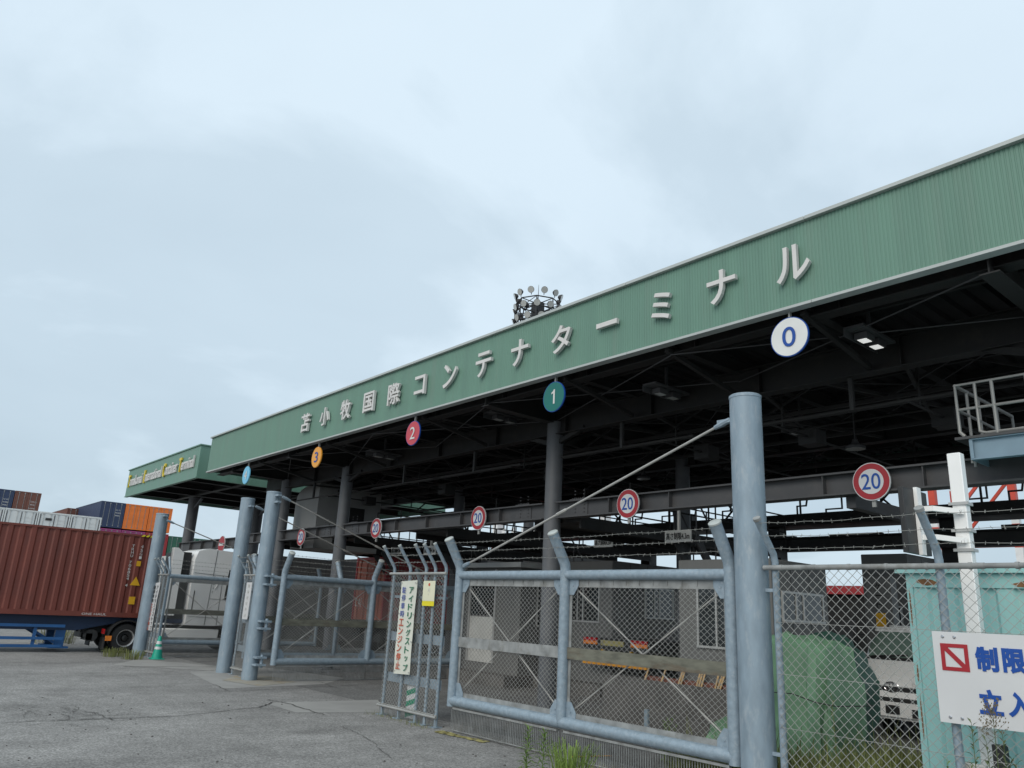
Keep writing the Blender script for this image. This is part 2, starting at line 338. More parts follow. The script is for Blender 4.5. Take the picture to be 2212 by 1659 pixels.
def copy_tree(root, loc, rz, label, group=None):
    def rec(o, parent):
        c = o.copy(); COL.objects.link(c)
        if parent is not None:
            c.parent = parent
        for ch in [x for x in bpy.data.objects if x.parent == o]: rec(ch, c)
        return c
    r = rec(root, None); r.location = loc; r.rotation_euler = (0, 0, rz); r['label'] = label
    ORG[r.name] = Vector((0, 0, 0))
    if group: r['group'] = group
    return r
_tc = {}
def text_geo(body, bold=0.0, res=3):
    key = (body, bold, res)
    if key in _tc: return _tc[key]
    c = bpy.data.curves.new('t', 'FONT'); c.body = body; c.extrude = 0.5; c.bevel_depth = max(bold, 0); c.offset = min(bold, 0); c.bevel_resolution = 1 if bold > 0 else 0; c.resolution_u = res
    o = bpy.data.objects.new('t', c); COL.objects.link(o)
    dg = bpy.context.evaluated_depsgraph_get(); dg.update()
    me = bpy.data.meshes.new_from_object(o.evaluated_get(dg))
    vs = [tuple(v.co) for v in me.vertices]; fs = [tuple(p.vertices) for p in me.polygons]
    bpy.data.objects.remove(o); bpy.data.curves.remove(c); bpy.data.meshes.remove(me)
    _tc[key] = (vs, fs); return vs, fs
def text(mb, body, centre, right, up, height=None, width=None, depth=0.01, bold=0.0, res=3):
    """text centred on a point, its bounding box scaled to height x width (one of them may be free)"""
    vs, fs = text_geo(body, bold, res)
    if not vs: return mb
    xs = [v[0] for v in vs]; ys = [v[1] for v in vs]
    x0, x1, y0, y1 = min(xs), max(xs), min(ys), max(ys)
    sy = height / (y1 - y0) if height else None; sx = width / (x1 - x0) if width else None
    sy = sy or sx; sx = sx or sy
    r, u = Vector(right).normalized(), Vector(up).normalized(); n = r.cross(u); c = Vector(centre)
    return mb.add([tuple(c + r * ((v[0] - (x0 + x1) / 2) * sx) + u * ((v[1] - (y0 + y1) / 2) * sy) + n * (v[2] * depth)) for v in vs], fs)
def chain(mb, o, u, u0, u1, z0, z1, cw, ch, t):
    """chain-link: two families of thin diagonal wires on the plane through o spanned by u and Z"""
    o, u = Vector(o), Vector(u); nrm = u.cross(Vector((0, 0, 1)))
    k = ch / cw
    for sgn, off in ((1, t * 0.5), (-1, -t * 0.5)):
        H = z1 - z0
        span = H / k
        c = u0 - span
        while c < u1 + span:
            # line: z = z0 + sgn*k*(x-c)
            if sgn > 0: xa, za, xb, zb = c, z0, c + span, z1
            else: xa, za, xb, zb = c, z1, c + span, z0
            if xb <= u0 or xa >= u1: c += cw; continue
            f = lambda x: za + (zb - za) * (x - xa) / (xb - xa)
            a, b = max(xa, u0), min(xb, u1)
            mb.bar(o + u * a + Vector((0, 0, f(a))) + nrm * off, o + u * b + Vector((0, 0, f(b))) + nrm * off, t, t, caps=False, up=nrm)
            c += cw
    return mb
def barbed(mb, p, q, r=0.0030, sag=0.02, step=0.11):
    p, q = Vector(p), Vector(q); n = max(6, int((q - p).length / 0.15)); pts = []
    for i in range(n + 1):
        t = i / n; pts.append(p.lerp(q, t) + Vector((random.uniform(-.003, .003), random.uniform(-.004, .004), -sag * 4 * t * (1 - t) + random.uniform(-.007, .007))))
    mb.tube(pts, r, 4)
    d = (q - p).normalized(); m = int((q - p).length / step)
    for i in range(m):
        t = (i + 0.5) / m; j = t * n; k = int(j); c = pts[k].lerp(pts[min(k + 1, n)], j - k)
        for _ in range(2):
            v = Vector((random.uniform(-1, 1), random.uniform(-1, 1), random.uniform(-1, 1))).cross(d).normalized()
            v = (v + d * random.uniform(-.5, .5)) * 0.024
            mb.bar(c - v, c + v, 0.003, caps=False)
    return mb
def struct(name, mb, m): return tag(mb.build(name, m), kind='structure')

# ------------------------------------------------------------------ ground
g = MB(); g.quad((-1500, -600, 0), (900, -600, 0), (900, 1800, 0), (-1500, 1800, 0)); struct('ground', g, 'asphalt')
g = MB(); g.quad((-60, 9.35, 0.003), (40, 9.35, 0.003), (40, 60, 0.003), (-60, 60, 0.003)); struct('lane_shade_sheet', g, 'asphaltshade')  # sheet added over the ground to paint in the shade inside the gates
def ribbon(mb, pts, wd, z, jit=0.03, sub=10):
    P = []
    for a, b in zip(pts, pts[1:]):
        for i in range(sub): P.append(a.lerp(b, i / sub) + Vector((random.uniform(-jit, jit), random.uniform(-jit, jit), 0)))
    P.append(pts[-1])
    for a, b in zip(P, P[1:]):
        d = (b - a); d.z = 0
        if d.length < 1e-4: continue
        s = Vector((-d.y, d.x, 0)).normalized() * wd * random.uniform(.5, 1.2) / 2; e_ = d.normalized() * 0.01
        mb.quad((*(a - s - e_).xy, z), (*(b - s + e_).xy, z), (*(b + s + e_).xy, z), (*(a + s - e_).xy, z))
def poly_ground(name, pix, m, z):
    p = [gp(*q) for q in pix]; mb = MB(); mb.quad(*[(a.x, a.y, z) for a in p])
    if True:
        a, b, c = Vector(mb.v[0]), Vector(mb.v[1]), Vector(mb.v[2])
        if (b - a).cross(c - a).z < 0: mb.f = [tuple(reversed(mb.f[0]))]
    return struct(name, mb, m)
poly_ground('concrete_patch', [(570, 1519), (816, 1512), (835, 1540), (640, 1540)], 'patch', 0.005)
poly_ground('concrete_pad', [(408, 1452), (560, 1440), (745, 1465), (700, 1478), (480, 1488)], 'patch', 0.004)
poly_ground('concrete_pad', [(480, 1470), (520, 1456), (600, 1464), (640, 1474), (560, 1483)], 'padstain', 0.009)
poly_ground('concrete_pad', [(240, 1437), (300, 1424), (480, 1440), (460, 1449)], 'patch', 0.004)
mb = MB()
for pts, wd in (([(0, 1562), (180, 1555), (380, 1548), (560, 1528), (590, 1518)], 0.035), ([(578, 1512), (620, 1520), (700, 1545)], 0.03),
                ([(470, 1496), (620, 1488), (740, 1482), (880, 1474)], 0.03), ([(130, 1530), (200, 1540), (245, 1557)], 0.02),
                ([(30, 1545), (120, 1538), (190, 1545)], 0.014), ([(90, 1500), (200, 1508), (260, 1500)], 0.012), ([(820, 1500), (870, 1505), (905, 1503)], 0.04),
                ([(740, 1570), (800, 1600), (845, 1640)], 0.012), ([(460, 1479), (497, 1494)], 0.02), ([(690, 1473), (730, 1488)], 0.02),
                ([(270, 1440), (300, 1441), (480, 1441)], 0.05), ([(0, 1490), (140, 1492), (330, 1486)], 0.012),
                ([(990, 1590), (1050, 1600), (1090, 1612)], 0.012), ([(1310, 1590), (1420, 1615), (1560, 1655)], 0.012), ([(1000, 1560), (1190, 1600), (1300, 1640)], 0.014)):
    ribbon(mb, [gp(*q) for q in pts], wd, 0.013)
for i in range(26):
    x, y = random.gauss(150, 70), random.gauss(1535, 14); p = gp(x, y); a = random.uniform(0, 6.28)
    ribbon(mb, [p, p + Vector((math.cos(a), math.sin(a), 0)) * random.uniform(.15, .5), p + Vector((math.cos(a + .6), math.sin(a + .6), 0)) * random.uniform(.4, .8)], 0.010, 0.013, 0.03, 4)
struct('pavement_cracks', mb, 'crack')
mb = MB()
ribbon(mb, [gp(945, 1580), gp(985, 1590), gp(1050, 1604)], 0.22, 0.010, 0.02, 6)
struct('road_line', mb, 'roadyellow')
mb = MB(); ribbon(mb, [gp(1235, 1636), gp(1320, 1634)], 0.09, 0.010, 0.01, 4); struct('road_line', mb, 'roadorange')
mb = MB()
for i in range(46):
    x, y = random.uniform(0, 1100), random.uniform(1500, 1655); p = gp(x, y); s = random.uniform(.008, .022)
    mb.lathe([(0, s), (s * .8, s * .7)], (p.x, p.y, 0.002), 'Z', 5)
tag(mb.build('gravel', 'concrete'), 'loose grey stone chips scattered on the asphalt', 'gravel', kind='stuff')

# ------------------------------------------------------------------ main canopy
FY, FB, FT = 10.1, 6.685, 8.0
FX0, FX1 = -30.5, -1.9
ROOFY = 22.8
def corrugated(mb, x0, x1, y, z0, z1, pitch, dep, face=-1):
    n = int((x1 - x0) / pitch); p = (x1 - x0) / n; b = len(mb.v); k = 0; prof = []
    for i in range(n):
        x = x0 + i * p
        prof += [(x, y), (x + p * .52, y), (x + p * .62, y - face * dep), (x + p * .90, y - face * dep)]
    prof.append((x1, y))
    for (x, yy) in prof: mb.v += [(x, yy, z0), (x, yy, z1)]
    for i in range(len(prof) - 1):
        a = b + 2 * i; mb.f.append((a, a + 2, a + 3, a + 1))
    return mb
def ibeam(mb, p, q, h, wd, t=0.02):
    """I-beam whose top flange centre line runs p-q"""
    p, q = Vector(p), Vector(q)
    mb.bar(p - Vector((0, 0, t / 2)), q - Vector((0, 0, t / 2)), wd, t)
    mb.bar(p - Vector((0, 0, h - t / 2)), q - Vector((0, 0, h - t / 2)), wd, t)
    mb.bar(p - Vector((0, 0, h / 2)), q - Vector((0, 0, h / 2)), t, h - 2 * t)
    return mb
can = thing('terminal_canopy', 'long green corrugated gate canopy with raised white lettering and dark steel underside', 'canopy', (-13.4, 12.5, 0))
fa = corrugated(MB(), FX0, FX1, FY, FB, FT, 0.056, 0.007).build('fascia', 'fascia', can, smooth=False)
mb = MB(); mb.box(FX0, FX1, FY + 0.06, FY + 0.10, FB + .01, FT - .01); mb.box(FX0, FX0 + .05, FY + 0.10, ROOFY, FB, FT); mb.box(FX1 - .05, FX1, FY + .1, ROOFY, FB, FT)
mb.box(FX0 + .05, FX1 - .05, ROOFY - .06, ROOFY, FB, FT)
mb.build('fascia_backing', 'fascia', can)
mb = MB()
x = FX0 - .04
while x < FX1:
    x2 = min(x + 3.6, FX1 + .04); mb.cbox(x, x2 - .008, FY - .07, FY + .16, FT, FT + .06, .008); x = x2
mb.build('coping', 'trim', can)
mb = MB()
x = FX0 - .02
while x < FX1:
    x2 = min(x + 3.6, FX1 + .02); mb.box(x, x2 - .006, FY - .035, FY + .14, FB - .045, FB - .002); x = x2
mb.build('bottom_trim', 'trim', can)
deck = MB(); corrugated(deck, FX0 + .1, FX1 - .1, 0, 0, ROOFY - FY - .3, 0.30, 0.07)
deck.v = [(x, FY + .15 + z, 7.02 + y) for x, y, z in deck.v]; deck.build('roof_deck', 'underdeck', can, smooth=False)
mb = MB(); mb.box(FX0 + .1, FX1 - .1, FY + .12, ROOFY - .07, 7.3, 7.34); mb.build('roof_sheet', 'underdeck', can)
JP = ['苫', '小', '牧', '国', '際', 'コ', 'ン', 'テ', 'ナ', 'タ', 'ー', 'ミ', 'ナ', 'ル']
LX = [-22.0, -20.72, -19.44, -18.15, -16.88, -15.66, -14.39, -13.11, -11.87, -10.61, -9.37, -8.08, -6.83, -5.55]
for ch, x in zip(JP, LX):
    mb = MB(); hgt = {'ー': 0.10, 'ミ': 0.54, 'コ': 0.50, '小': .55, '国': .56}.get(ch, 0.58); wid = {'ー': .52, 'ミ': .42, 'コ': .46, 'ン': .52}.get(ch, .55)
    text(mb, ch, (x, FY - .075, 7.33), (1, 0, 0), (0, 0, 1), height=hgt, width=wid, depth=0.07, bold=0.014, res=4)
    mb.build('letter', 'letter', can, smooth=False)
COLX = [-28.4, -23.6, -13.35, -3.05]
for cx in COLX[1:] + [-28.4]:
    mb = MB(); mb.tube([(cx, 12.5, 0.0), (cx, 12.5, 6.5)], 0.20, 28); mb.box(cx - .32, cx + .32, 12.18, 12.82, 0.005, 0.04); mb.build('column', 'column', can)
for cx in (-13.4, -23.9, -3.05):
    mb = MB(); mb.tube([(cx, 17.5, 0.0), (cx, 17.5, 6.5)], 0.20, 24); mb.build('column', 'column', can)
for yy, zt in ((12.5, 6.72), (17.5, 6.72), (22.3, 6.72), (10.55, 6.85)):
    h = 0.55 if yy != 10.55 else 0.28
    mb = MB(); ibeam(mb, (FX0 + .2, yy, zt), (FX1 - .2, yy, zt), h, 0.26)
    x = FX0 + 2
    while x < FX1: mb.box(x, x + .015, yy - .12, yy + .12, zt - h + .03, zt - .03); x += 2.6
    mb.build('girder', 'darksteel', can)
for cx in (-28.4, -26, -23.6, -21.0, -18.45, -15.9, -13.35, -10.8, -8.2, -5.6, -3.05):
    mb = MB(); big = cx in (-28.4, -23.6, -13.35, -3.05); h = .52 if big else .30
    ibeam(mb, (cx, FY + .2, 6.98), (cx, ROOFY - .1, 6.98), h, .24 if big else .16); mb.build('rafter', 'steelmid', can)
for yy in (11.5, 13.7, 14.9, 16.1, 18.7, 19.9, 21.1):
    mb = MB(); mb.box(FX0 + .2, FX1 - .2, yy - .04, yy + .04, 6.86, 7.0); mb.build('purlin', 'steelmid', can)
mb = MB()
for a, b in zip((-28.4, -23.6, -18.45, -13.35, -8.2), (-23.6, -18.45, -13.35, -8.2, -3.05)):
    for ya, yb in ((10.4, 12.5), (12.5, 17.5), (17.5, 22.3)):
        mb.tube([(a, ya, 6.55), (b, yb, 6.55)], .012, 6); mb.tube([(a, yb, 6.53), (b, ya, 6.53)], .012, 6)
mb.build('tie_rods', 'beam', can)
for cx in (-23.6, -13.35, -3.05):
    mb = MB(); mb.bar((cx, 12.5, 5.95), (cx + 1.0, 12.5, 6.25), .1); mb.bar((cx, 12.5, 5.95), (cx - 1.0, 12.5, 6.25), .1)
    mb.bar((cx, 12.6, 5.9), (cx, 13.8, 6.5), .1); mb.build('knee_brace', 'darksteel', can)
mb = MB()
for cx in (-16.5, -11.2, -6.0, -20, -26):
    mb.bar((cx, 12.5, 6.2), (cx, 12.5, 5.6), .07); mb.tube([(cx - 1.9, 12.5, 5.62), (cx + 1.9, 12.5, 5.62)], .025, 6)
for yy, zz in ((13.6, 5.9), (15.4, 6.2), (19.5, 6.0), (21.0, 5.8)):
    mb.tube([(-29.5, yy, zz), (FX1 - .3, yy, zz)], .03, 6)
mb.build('conduit', 'steelmid', can)
for ya, zt in ((14.0, 6.15), (16.0, 6.1), (19.2, 6.15), (21.2, 6.1)):
    mb = MB(); x = FX0 + 1; mb.bar((FX0 + .5, ya, zt + .55), (FX1 - .5, ya, zt + .55), .07); mb.bar((FX0 + .5, ya, zt), (FX1 - .5, ya, zt), .07)
    k = 0
    while x < FX1 - 2: mb.bar((x, ya, zt + (.55 if k % 2 else 0)), (x + 1.3, ya, zt + (0 if k % 2 else .55)), .045); x += 1.3; k += 1
    mb.build('roof_truss', 'steelmid', can)
mb = MB()
for cx in (-26.0, -21.0, -15.9, -10.8, -8.2, -5.6):
    mb.bar((cx + .5, 12.6, 6.2), (cx - .9, 17.4, 6.25), .06); mb.bar((cx - .9, 12.6, 6.2), (cx + .5, 17.4, 6.25), .06)
    mb.bar((cx, 10.3, 6.62), (cx, 12.4, 6.25), .08); mb.tube([(cx + .3, 13, 5.75), (cx + .3, 22, 5.75)], .025, 6); mb.box(cx + .1, cx + .5, 14.4, 14.8, 5.6, 5.9)
    for y in (13.5, 16.5, 19.5): mb.bar((cx + .3, y, 5.75), (cx + .3, y, 6.7), .03)
mb.build('bracing', 'steelmid', can)
# clearance beam carrying the speed signs
mb = MB(); BT, BB = 4.545, 4.165
for a, b in ((-32.0, -23.85), (-23.35, -13.57), (-13.1, -3.3)):
    ibeam(mb, (a, 12.5, BT), (b, 12.5, BT), BT - BB, 0.30, .03)
    for i in range(1, 6):
        x = a + (b - a) * i / 6; mb.box(x, x + .014, 12.37, 12.63, BB + .03, BT - .03)
mb.build('clearance_beam', 'beam', can)
for cx in (-23.6, -13.35):
    for s in (-1, 1):
        mb = MB(); x0 = cx + s * .95
        mb.box(x0 - .22, x0 + .22, 12.468, 12.486, BB + .05, BT - .05); mb.box(x0 - .25, x0 + .25, 12.36, 12.64, BT, BT + .018)
        for i in range(7):
            for j in range(2): mb.box(x0 - .21 + i * .062, x0 - .19 + i * .062, 12.41 + j * .15, 12.44 + j * .15, BT + .018, BT + .05)
            for j in range(2): mb.box(x0 - .18 + j * .28, x0 - .155 + j * .28, 12.45, 12.468, BB + .1 + i * .08, BB + .125 + i * .08)
        mb.build('splice_plate', 'beam', can)
mb = MB(); mb.bar(at(1838, 1083, 12.6), at(1990, 1124, 15.5), .16, .22); mb.build('brace', 'beam', can)
mb = MB(); ibeam(mb, (-3.1, 12.4, 4.72), (-3.1, 22.3, 4.72), .68, .30, .03); mb.box(-3.28, -2.94, 12.3, 12.7, 4.05, 6.6); mb.build('side_beam', 'darksteel', can)

# second canopy with the English name
SX0, SX1, SY = -42.8, -32.3, 10.3
c2 = thing('terminal_canopy', 'smaller green canopy at the left with white and yellow English lettering', 'canopy', (-37.5, 12.5, 0))
mb = MB(); mb.box(SX0, SX1, SY, SY + .06, FB, FT); mb.box(SX1 - .06, SX1, SY + .06, ROOFY, FB, FT); mb.box(SX0, SX0 + .06, SY + .06, ROOFY, FB, FT); mb.box(SX0 + .06, SX1 - .06, ROOFY - .06, ROOFY, FB, FT)
mb.build('fascia', 'fascia', c2)
mb = MB(); mb.box(SX0 - .04, SX1 + .04, SY - .05, SY + .14, FT, FT + .05); mb.box(SX1 - .1, SX1 + .05, SY + .14, ROOFY, FT, FT + .05)
mb.box(SX0 - .02, SX1 + .02, SY - .03, SY + .12, FB - .04, FB - .002); mb.box(SX1 - .1, SX1 + .03, SY + .12, ROOFY, FB - .04, FB - .002); mb.build('coping', 'fascia', c2)
mb = MB(); mb.box(SX0 + .1, SX1 - .1, SY + .1, ROOFY - .1, 7.0, 7.1)
mb.build('roof_deck', 'underdeck', c2)
for yy in (12.5, 15.8, 20):
    mb = MB(); ibeam(mb, (SX0 + .2, yy, 6.98), (SX1 - .2, yy, 6.98), .28, .24); mb.build('girder', 'darksteel', c2)
for xx in (-41.5, -39, -36.5, -34):
    mb = MB(); ibeam(mb, (xx, SY + .2, 6.97), (xx, ROOFY - .2, 6.97), .26, .2); mb.build('rafter', 'darksteel', c2)
for (xx, yy) in ((-38.9, 12.5), (-39.0, 15.8)):
    mb = MB(); mb.tube([(xx, yy, 0), (xx, yy, 6.6)], .26, 24); mb.bar((xx, yy, 6.0), (xx + 1.1, yy, 6.5), .1); mb.build('column', 'column', c2)
mb = MB(); ibeam(mb, (-39.2, 12.3, 4.42), (-32.05, 12.3, 4.42), .40, .30, .03)
for i in range(5): mb.box(-39 + i * 1.5, -38.985 + i * 1.5, 12.16, 12.44, 4.05, 4.39)
mb.build('clearance_beam', 'beam', c2)
wx = [(-42.45, -40.05, 'Tomakomai'), (-39.85, -37.05, 'International'), (-36.85, -34.85, 'Container'), (-34.65, -32.75, 'Terminal')]
for a, b, wd in wx:
    first = MB(); fw = .30
    text(first, wd[0], (a + fw / 2, SY - .045, 7.40), (1, 0, 0), (0, 0, 1), height=.62, width=fw if wd[0] != 'I' else .14, depth=.06, bold=.02); first.build('letter', 'yellowletter', c2, smooth=False)
    rest = MB(); text(rest, wd[1:], ((a + fw + b) / 2 + .03, SY - .045, 7.38), (1, 0, 0), (0, 0, 1), height=.50, width=b - a - fw - .06, depth=.06, bold=.012); rest.build('lettering', 'letter', c2, smooth=False)

# ------------------------------------------------------------------ round signs
def disc_sign(name, label, cat, c, rx, face, digit=None, dig_m=None, rim=None, ring=None, group=None, hang=0.0, bar=None, dh=None):
    t = thing(name, label, cat, c, group)
    mb = MB(); mb.lathe([(.0, rx), (.03, rx)], (c.x, c.y, c.z), 'Y', 40); b_ = mb.build('sign_plate', rim or face, t)
    mb = MB(); mb.lathe([(-.004, rx * .955), (.0, rx * .955)], (c.x, c.y - .0015, c.z), 'Y', 40); mb.build('sign_face', face, t)
    if ring:
        mb = MB(); mb.lathe([(-.004, rx * .66), (.0, rx * .66)], (c.x, c.y - .006, c.z), 'Y', 40); mb.build('sign_centre', 'whitesign', t)
    if digit:
        mb = MB()
        if digit == '1': mb.prism([(-.02, -.5), (.13, -.5), (.13, .5), (.02, .5), (-.05, .38), (-.2, .30), (-.2, .19), (-.02, .25)], (c.x, c.y - .007, c.z), (rx * .95, 0, 0), (0, 0, rx * .95), (0, -1, 0), .004)
        else: text(mb, digit, (c.x, c.y - .015, c.z), (1, 0, 0), (0, 0, 1), height=dh or rx * 1.0, width=rx * (1.0 if len(digit) == 2 else (.40 if digit == '1' else .70)), depth=.006, bold=0.003, res=5)
        mb.build('number', dig_m, t, smooth=False)
    if ring:
        mb = MB(); mb.box(c.x - .03, c.x + .03, c.y + .031, c.y + .07, c.z - rx - .10, c.z + rx * .6); mb.box(c.x - .09, c.x + .09, c.y + .071, c.y + .09, c.z + .02, c.z + .1); mb.build('bracket', 'rail', t)
    if bar:
        mb = MB(); mb.box(c.x - rx * .72, c.x + rx * .72, c.y - .012, c.y - .006, c.z - rx * .15, c.z + rx * .15); mb.build('white_bar', 'whitesign', t)
    if hang:
        mb = MB(); mb.bar((c.x, c.y + .05, c.z - rx * .5), (c.x, c.y + .05, c.z + rx + hang), .05, .03); mb.build('hanger', 'lanewhite' if False else 'rail', t)
    return t
LANE = [(1702, 726, '0', 'lanewhite', 'blue', 'blue', 'white round lane sign with blue 0 hanging under the canopy edge'),
        (1193, 856, '1', 'lanegreen', 'letter', 'blue', 'dark green round lane sign with white 1'),
        (889, 935, '2', 'lanered', 'letter', 'blue', 'red round lane sign with white 2'),
        (681, 987, '3', 'laneorange', 'blue', 'laneorange', 'orange round lane sign with blue 3'),
        (529, 1026, '4', 'lanesky', 'letter', 'lanesky', 'light blue round lane sign with white 4')]
for px, py, d, fm, dm, rm, lab in LANE:
    disc_sign('lane_sign', lab, 'lane sign', at(px, py, 10.1) + Vector((0, 0.04, 0)), .312, fm, d, dm, rm, group='round lane number signs under the canopy edge', hang=.15)
SP = [(1882, 1040, 'nearest round speed limit 20 sign, right of the tall gate post'), (1356, 1088, 'round speed limit 20 sign on the beam just left of the tall gate post'),
      (1033, 1119, 'round speed limit 20 sign above the short fence with the banner'), (812, 1141, 'round speed limit 20 sign on the beam just right of the grey hanging cabin'),
      (650, 1160, 'farthest round speed limit 20 sign, under the left side of the grey hanging cabin')]
for px, py, lab in SP:
    disc_sign('speed_limit_sign', lab, 'speed sign', at(px, py, 12.3), .305, 'signred', '20', 'blue', 'whitesign', True, 'speed limit signs on the clearance beam', dh=.255)
disc_sign('no_entry_sign', 'red round no entry sign with white bar on the beam at left', 'no entry sign', at(478, 1176, 12.1), .36, 'signred', rim='whitesign', bar=True)

# lamps under the roof
def floodlight(px, py, Y, lab, lens='lampglass'):
    c = at(px, py, Y); t = thing('flood_light', lab, 'flood light', c, 'flood lights under the canopy roof')
    mb = MB(); mb.box(c.x - .16, c.x + .16, c.y - .55, c.y + .55, c.z + .06, c.z + .10); mb.bar((c.x, c.y, c.z + .1), (c.x, c.y, 6.95), .05); mb.box(c.x - .16, c.x - .14, c.y - .55, c.y + .55, c.z - .05, c.z + .06); mb.build('bracket', 'beam', t)
    for s in (-.2, .2):
        mb = MB(); mb.box(c.x - .10, c.x + .10, c.y + s - .13, c.y + s + .13, c.z - .06, c.z + .04); h = mb.build('lamp_head', 'beam', t)
        mb = MB(); mb.box(c.x - .07, c.x + .07, c.y + s - .10, c.y + s + .10, c.z - .066, c.z - .06); mb.build('lens', lens, h)
floodlight(1880, 735, 11.7, 'pair of lit white flood lights under the roof right of lane sign 0', 'litlens')
floodlight(1440, 850, 11.9, 'grey flood light pair under the roof between lane signs 0 and 1')
floodlight(1730, 935, 15.6, 'small flood light pair deep under the roof, behind the tall gate post')
floodlight(1090, 905, 11.9, 'grey flood light pair just left of lane sign 1')
floodlight(830, 985, 11.9, 'grey flood light pair below lane sign 2')
for i, (px, py, lab) in enumerate(((1848, 970, 'hanging disc lamp under the roof right of the tall gate post'), (1360, 940, 'hanging disc lamp under the roof between lane sign 1 and the tall post'),
                                   (1390, 1035, 'hanging disc lamp just above the beam left of the tall post'), (1255, 1010, 'hanging disc lamp above the beam right of the lane 1 column'))):
    c = at(px, py, 15.0 + i); t = thing('pendant_lamp', lab, 'pendant lamp', c, 'hanging disc lamps under the roof')
    mb = MB(); mb.lathe([(0, .2), (.05, .19), (.12, .07), (.2, .05)], c, 'Z', 18); mb.build('lamp_shade', 'beam', t)
    mb = MB(); mb.lathe([(-.004, .18), (.0, .18)], c, 'Z', 18); mb.build('lens', 'lampglass', t)
    mb = MB(); mb.tube([c + Vector((0, 0, .2)), (c.x, c.y, 6.9)], .012, 6); mb.build('cord', 'beam', t)

# ------------------------------------------------------------------ rear walkways
def railing(mb, p, q, h=1.0, step=1.5, r=.022):
    p, q = Vector(p), Vector(q); n = max(1, int((q - p).length / step))
    for k in (h, h * .5): mb.tube([p + Vector((0, 0, k)), q + Vector((0, 0, k))], r, 6)
    for i in range(n + 1):
        c = p.lerp(q, i / n); mb.tube([c, c + Vector((0, 0, h))], r, 6)
cw = thing('rear_catwalk', 'dark steel catwalk along the rear of the canopy with railings against the sky', 'catwalk', (-16, 22.2, 4.6))
mb = MB(); mb.box(-32, 1, 21.6, 21.66, 4.94, 5.28); mb.box(-32, 1, 21.66, 22.8, 4.95, 4.99); mb.box(-32, 1, 22.8, 22.86, 4.99, 5.28); mb.build('deck', 'darksteel', cw)
mb = MB(); railing(mb, (-32, 21.6, 5.28), (1, 21.6, 5.28), 1.0, 1.6, .03)
for i in range(26):
    x = -31 + i * 1.22 + random.uniform(-.3, .3); z = random.uniform(5.4, 5.6)
    mb.tube([(x, 22.0, 5.0), (x, 22.0, z), (x + random.choice((.3, .5)), 22.0, z), (x + .5, 22.0, 6.5)], .035, 5)
    if i % 4 == 1: mb.bar((x, 22, 5.2), (x + .8, 22, 6.0), .05); mb.bar((x + .8, 22, 5.2), (x, 22, 6.0), .05)
    if i % 5 == 2: mb.box(x, x + .3, 21.8, 22.1, 5.0, 5.55)
mb.build('railing', 'darksteel', cw)
mb = MB(); mb.box(-32, 1, 21.5, 21.9, 4.18, 4.53); mb.box(-32, 1, 21.3, 22.6, 4.53, 4.56)
x = -31
while x < 1: mb.box(x, x + .5 + random.random(), 21.32, 21.5, 4.56, 4.56 + random.uniform(.04, .12)); x += 2.2
mb.build('lower_girder', 'darksteel', cw)
mb = MB()
for x in (-28.4, -23.8, -18.6, -13.4, -8.3):
    mb = MB(); mb.box(x - .2, x + .2, 22.05, 22.45, 0, 4.95); mb.build('support', 'darksteel', cw)
for ix, lab in ((-18.6, 'dark raised walkway running back from the beam over the booth with the flat roof slab'), (-13.4, 'dark raised walkway running back from the beam at the lane 1 column'), (-23.8, 'dark raised walkway running back under the hanging cabin'), (-28.6, 'dark raised walkway running back left of the hanging cabin')):
    t = thing('cross_walkway', lab, 'walkway', (ix, 17, 4), 'raised walkways over the lane islands')
    mb = MB(); mb.box(ix - .8, ix + .8, 12.7, 21.4, 4.10, 4.22); mb.box(ix - .8, ix - .74, 12.7, 21.4, 3.95, 4.10); mb.box(ix + .74, ix + .8, 12.7, 21.4, 3.95, 4.10); mb.build('deck', 'darksteel', t)
    mb = MB(); railing(mb, (ix + .78, 14.4, 4.22), (ix + .78, 21.4, 4.22)); railing(mb, (ix - .78, 14.4, 4.22), (ix - .78, 21.4, 4.22)); mb.build('railing', 'darksteel', t)
    mb = MB()
    for s in (-.35, .35):
        mb.bar((ix + .9 + s, 19.6, .3), (ix + .9 + s, 16.4, 4.1), .05, .2)
        mb.tube([(ix + .9 + s, 19.6, 1.3), (ix + .9 + s, 16.4, 5.1)], .025, 6)
        for k in range(5): y = 19.6 - k * .8; z = .3 + k * .95; mb.tube([(ix + .9 + s, y, z), (ix + .9 + s, y, z + 1)], .02, 6)
    for k in range(14): mb.box(ix + .56, ix + 1.24, 19.6 - k * .229 - .1, 19.6 - k * .229 + .1, .45 + k * .271, .48 + k * .271)
    mb.build('stair', 'beam', t)
for lx, lab in ((1464, 'grey height limit 4.3m plate left of the tall gate post'), (1303, 'grey height limit plate beside the stairs under the beam'), (928, 'grey height limit plate behind the bent post tops, nearer the gate'), (856, 'grey height limit plate behind the bent post tops, the left one')):
    Y = {1464: 14.0, 1303: 16.5, 928: 13.6, 856: 14.5}[lx]; c = at(lx, 1158 if lx == 1464 else 1172 if lx == 1303 else 1189, Y); sx = .72 if lx > 1000 else .62
    t = thing('height_limit_sign', lab, 'height sign', c, 'grey height limit plates')
    mb = MB(); mb.box(c.x - sx / 2, c.x + sx / 2, c.y, c.y + .03, c.z - .13, c.z + .13); mb.bar((c.x, c.y + .05, c.z), (c.x, c.y + .05, 4.5), .05); mb.build('plate', 'greysign', t)
    mb = MB(); text(mb, '高さ制限4.3m', (c.x, c.y - .006, c.z), (1, 0, 0), (0, 0, 1), height=.16, width=sx * .88, depth=.004, bold=.015); mb.build('lettering', 'ink', t, smooth=False)
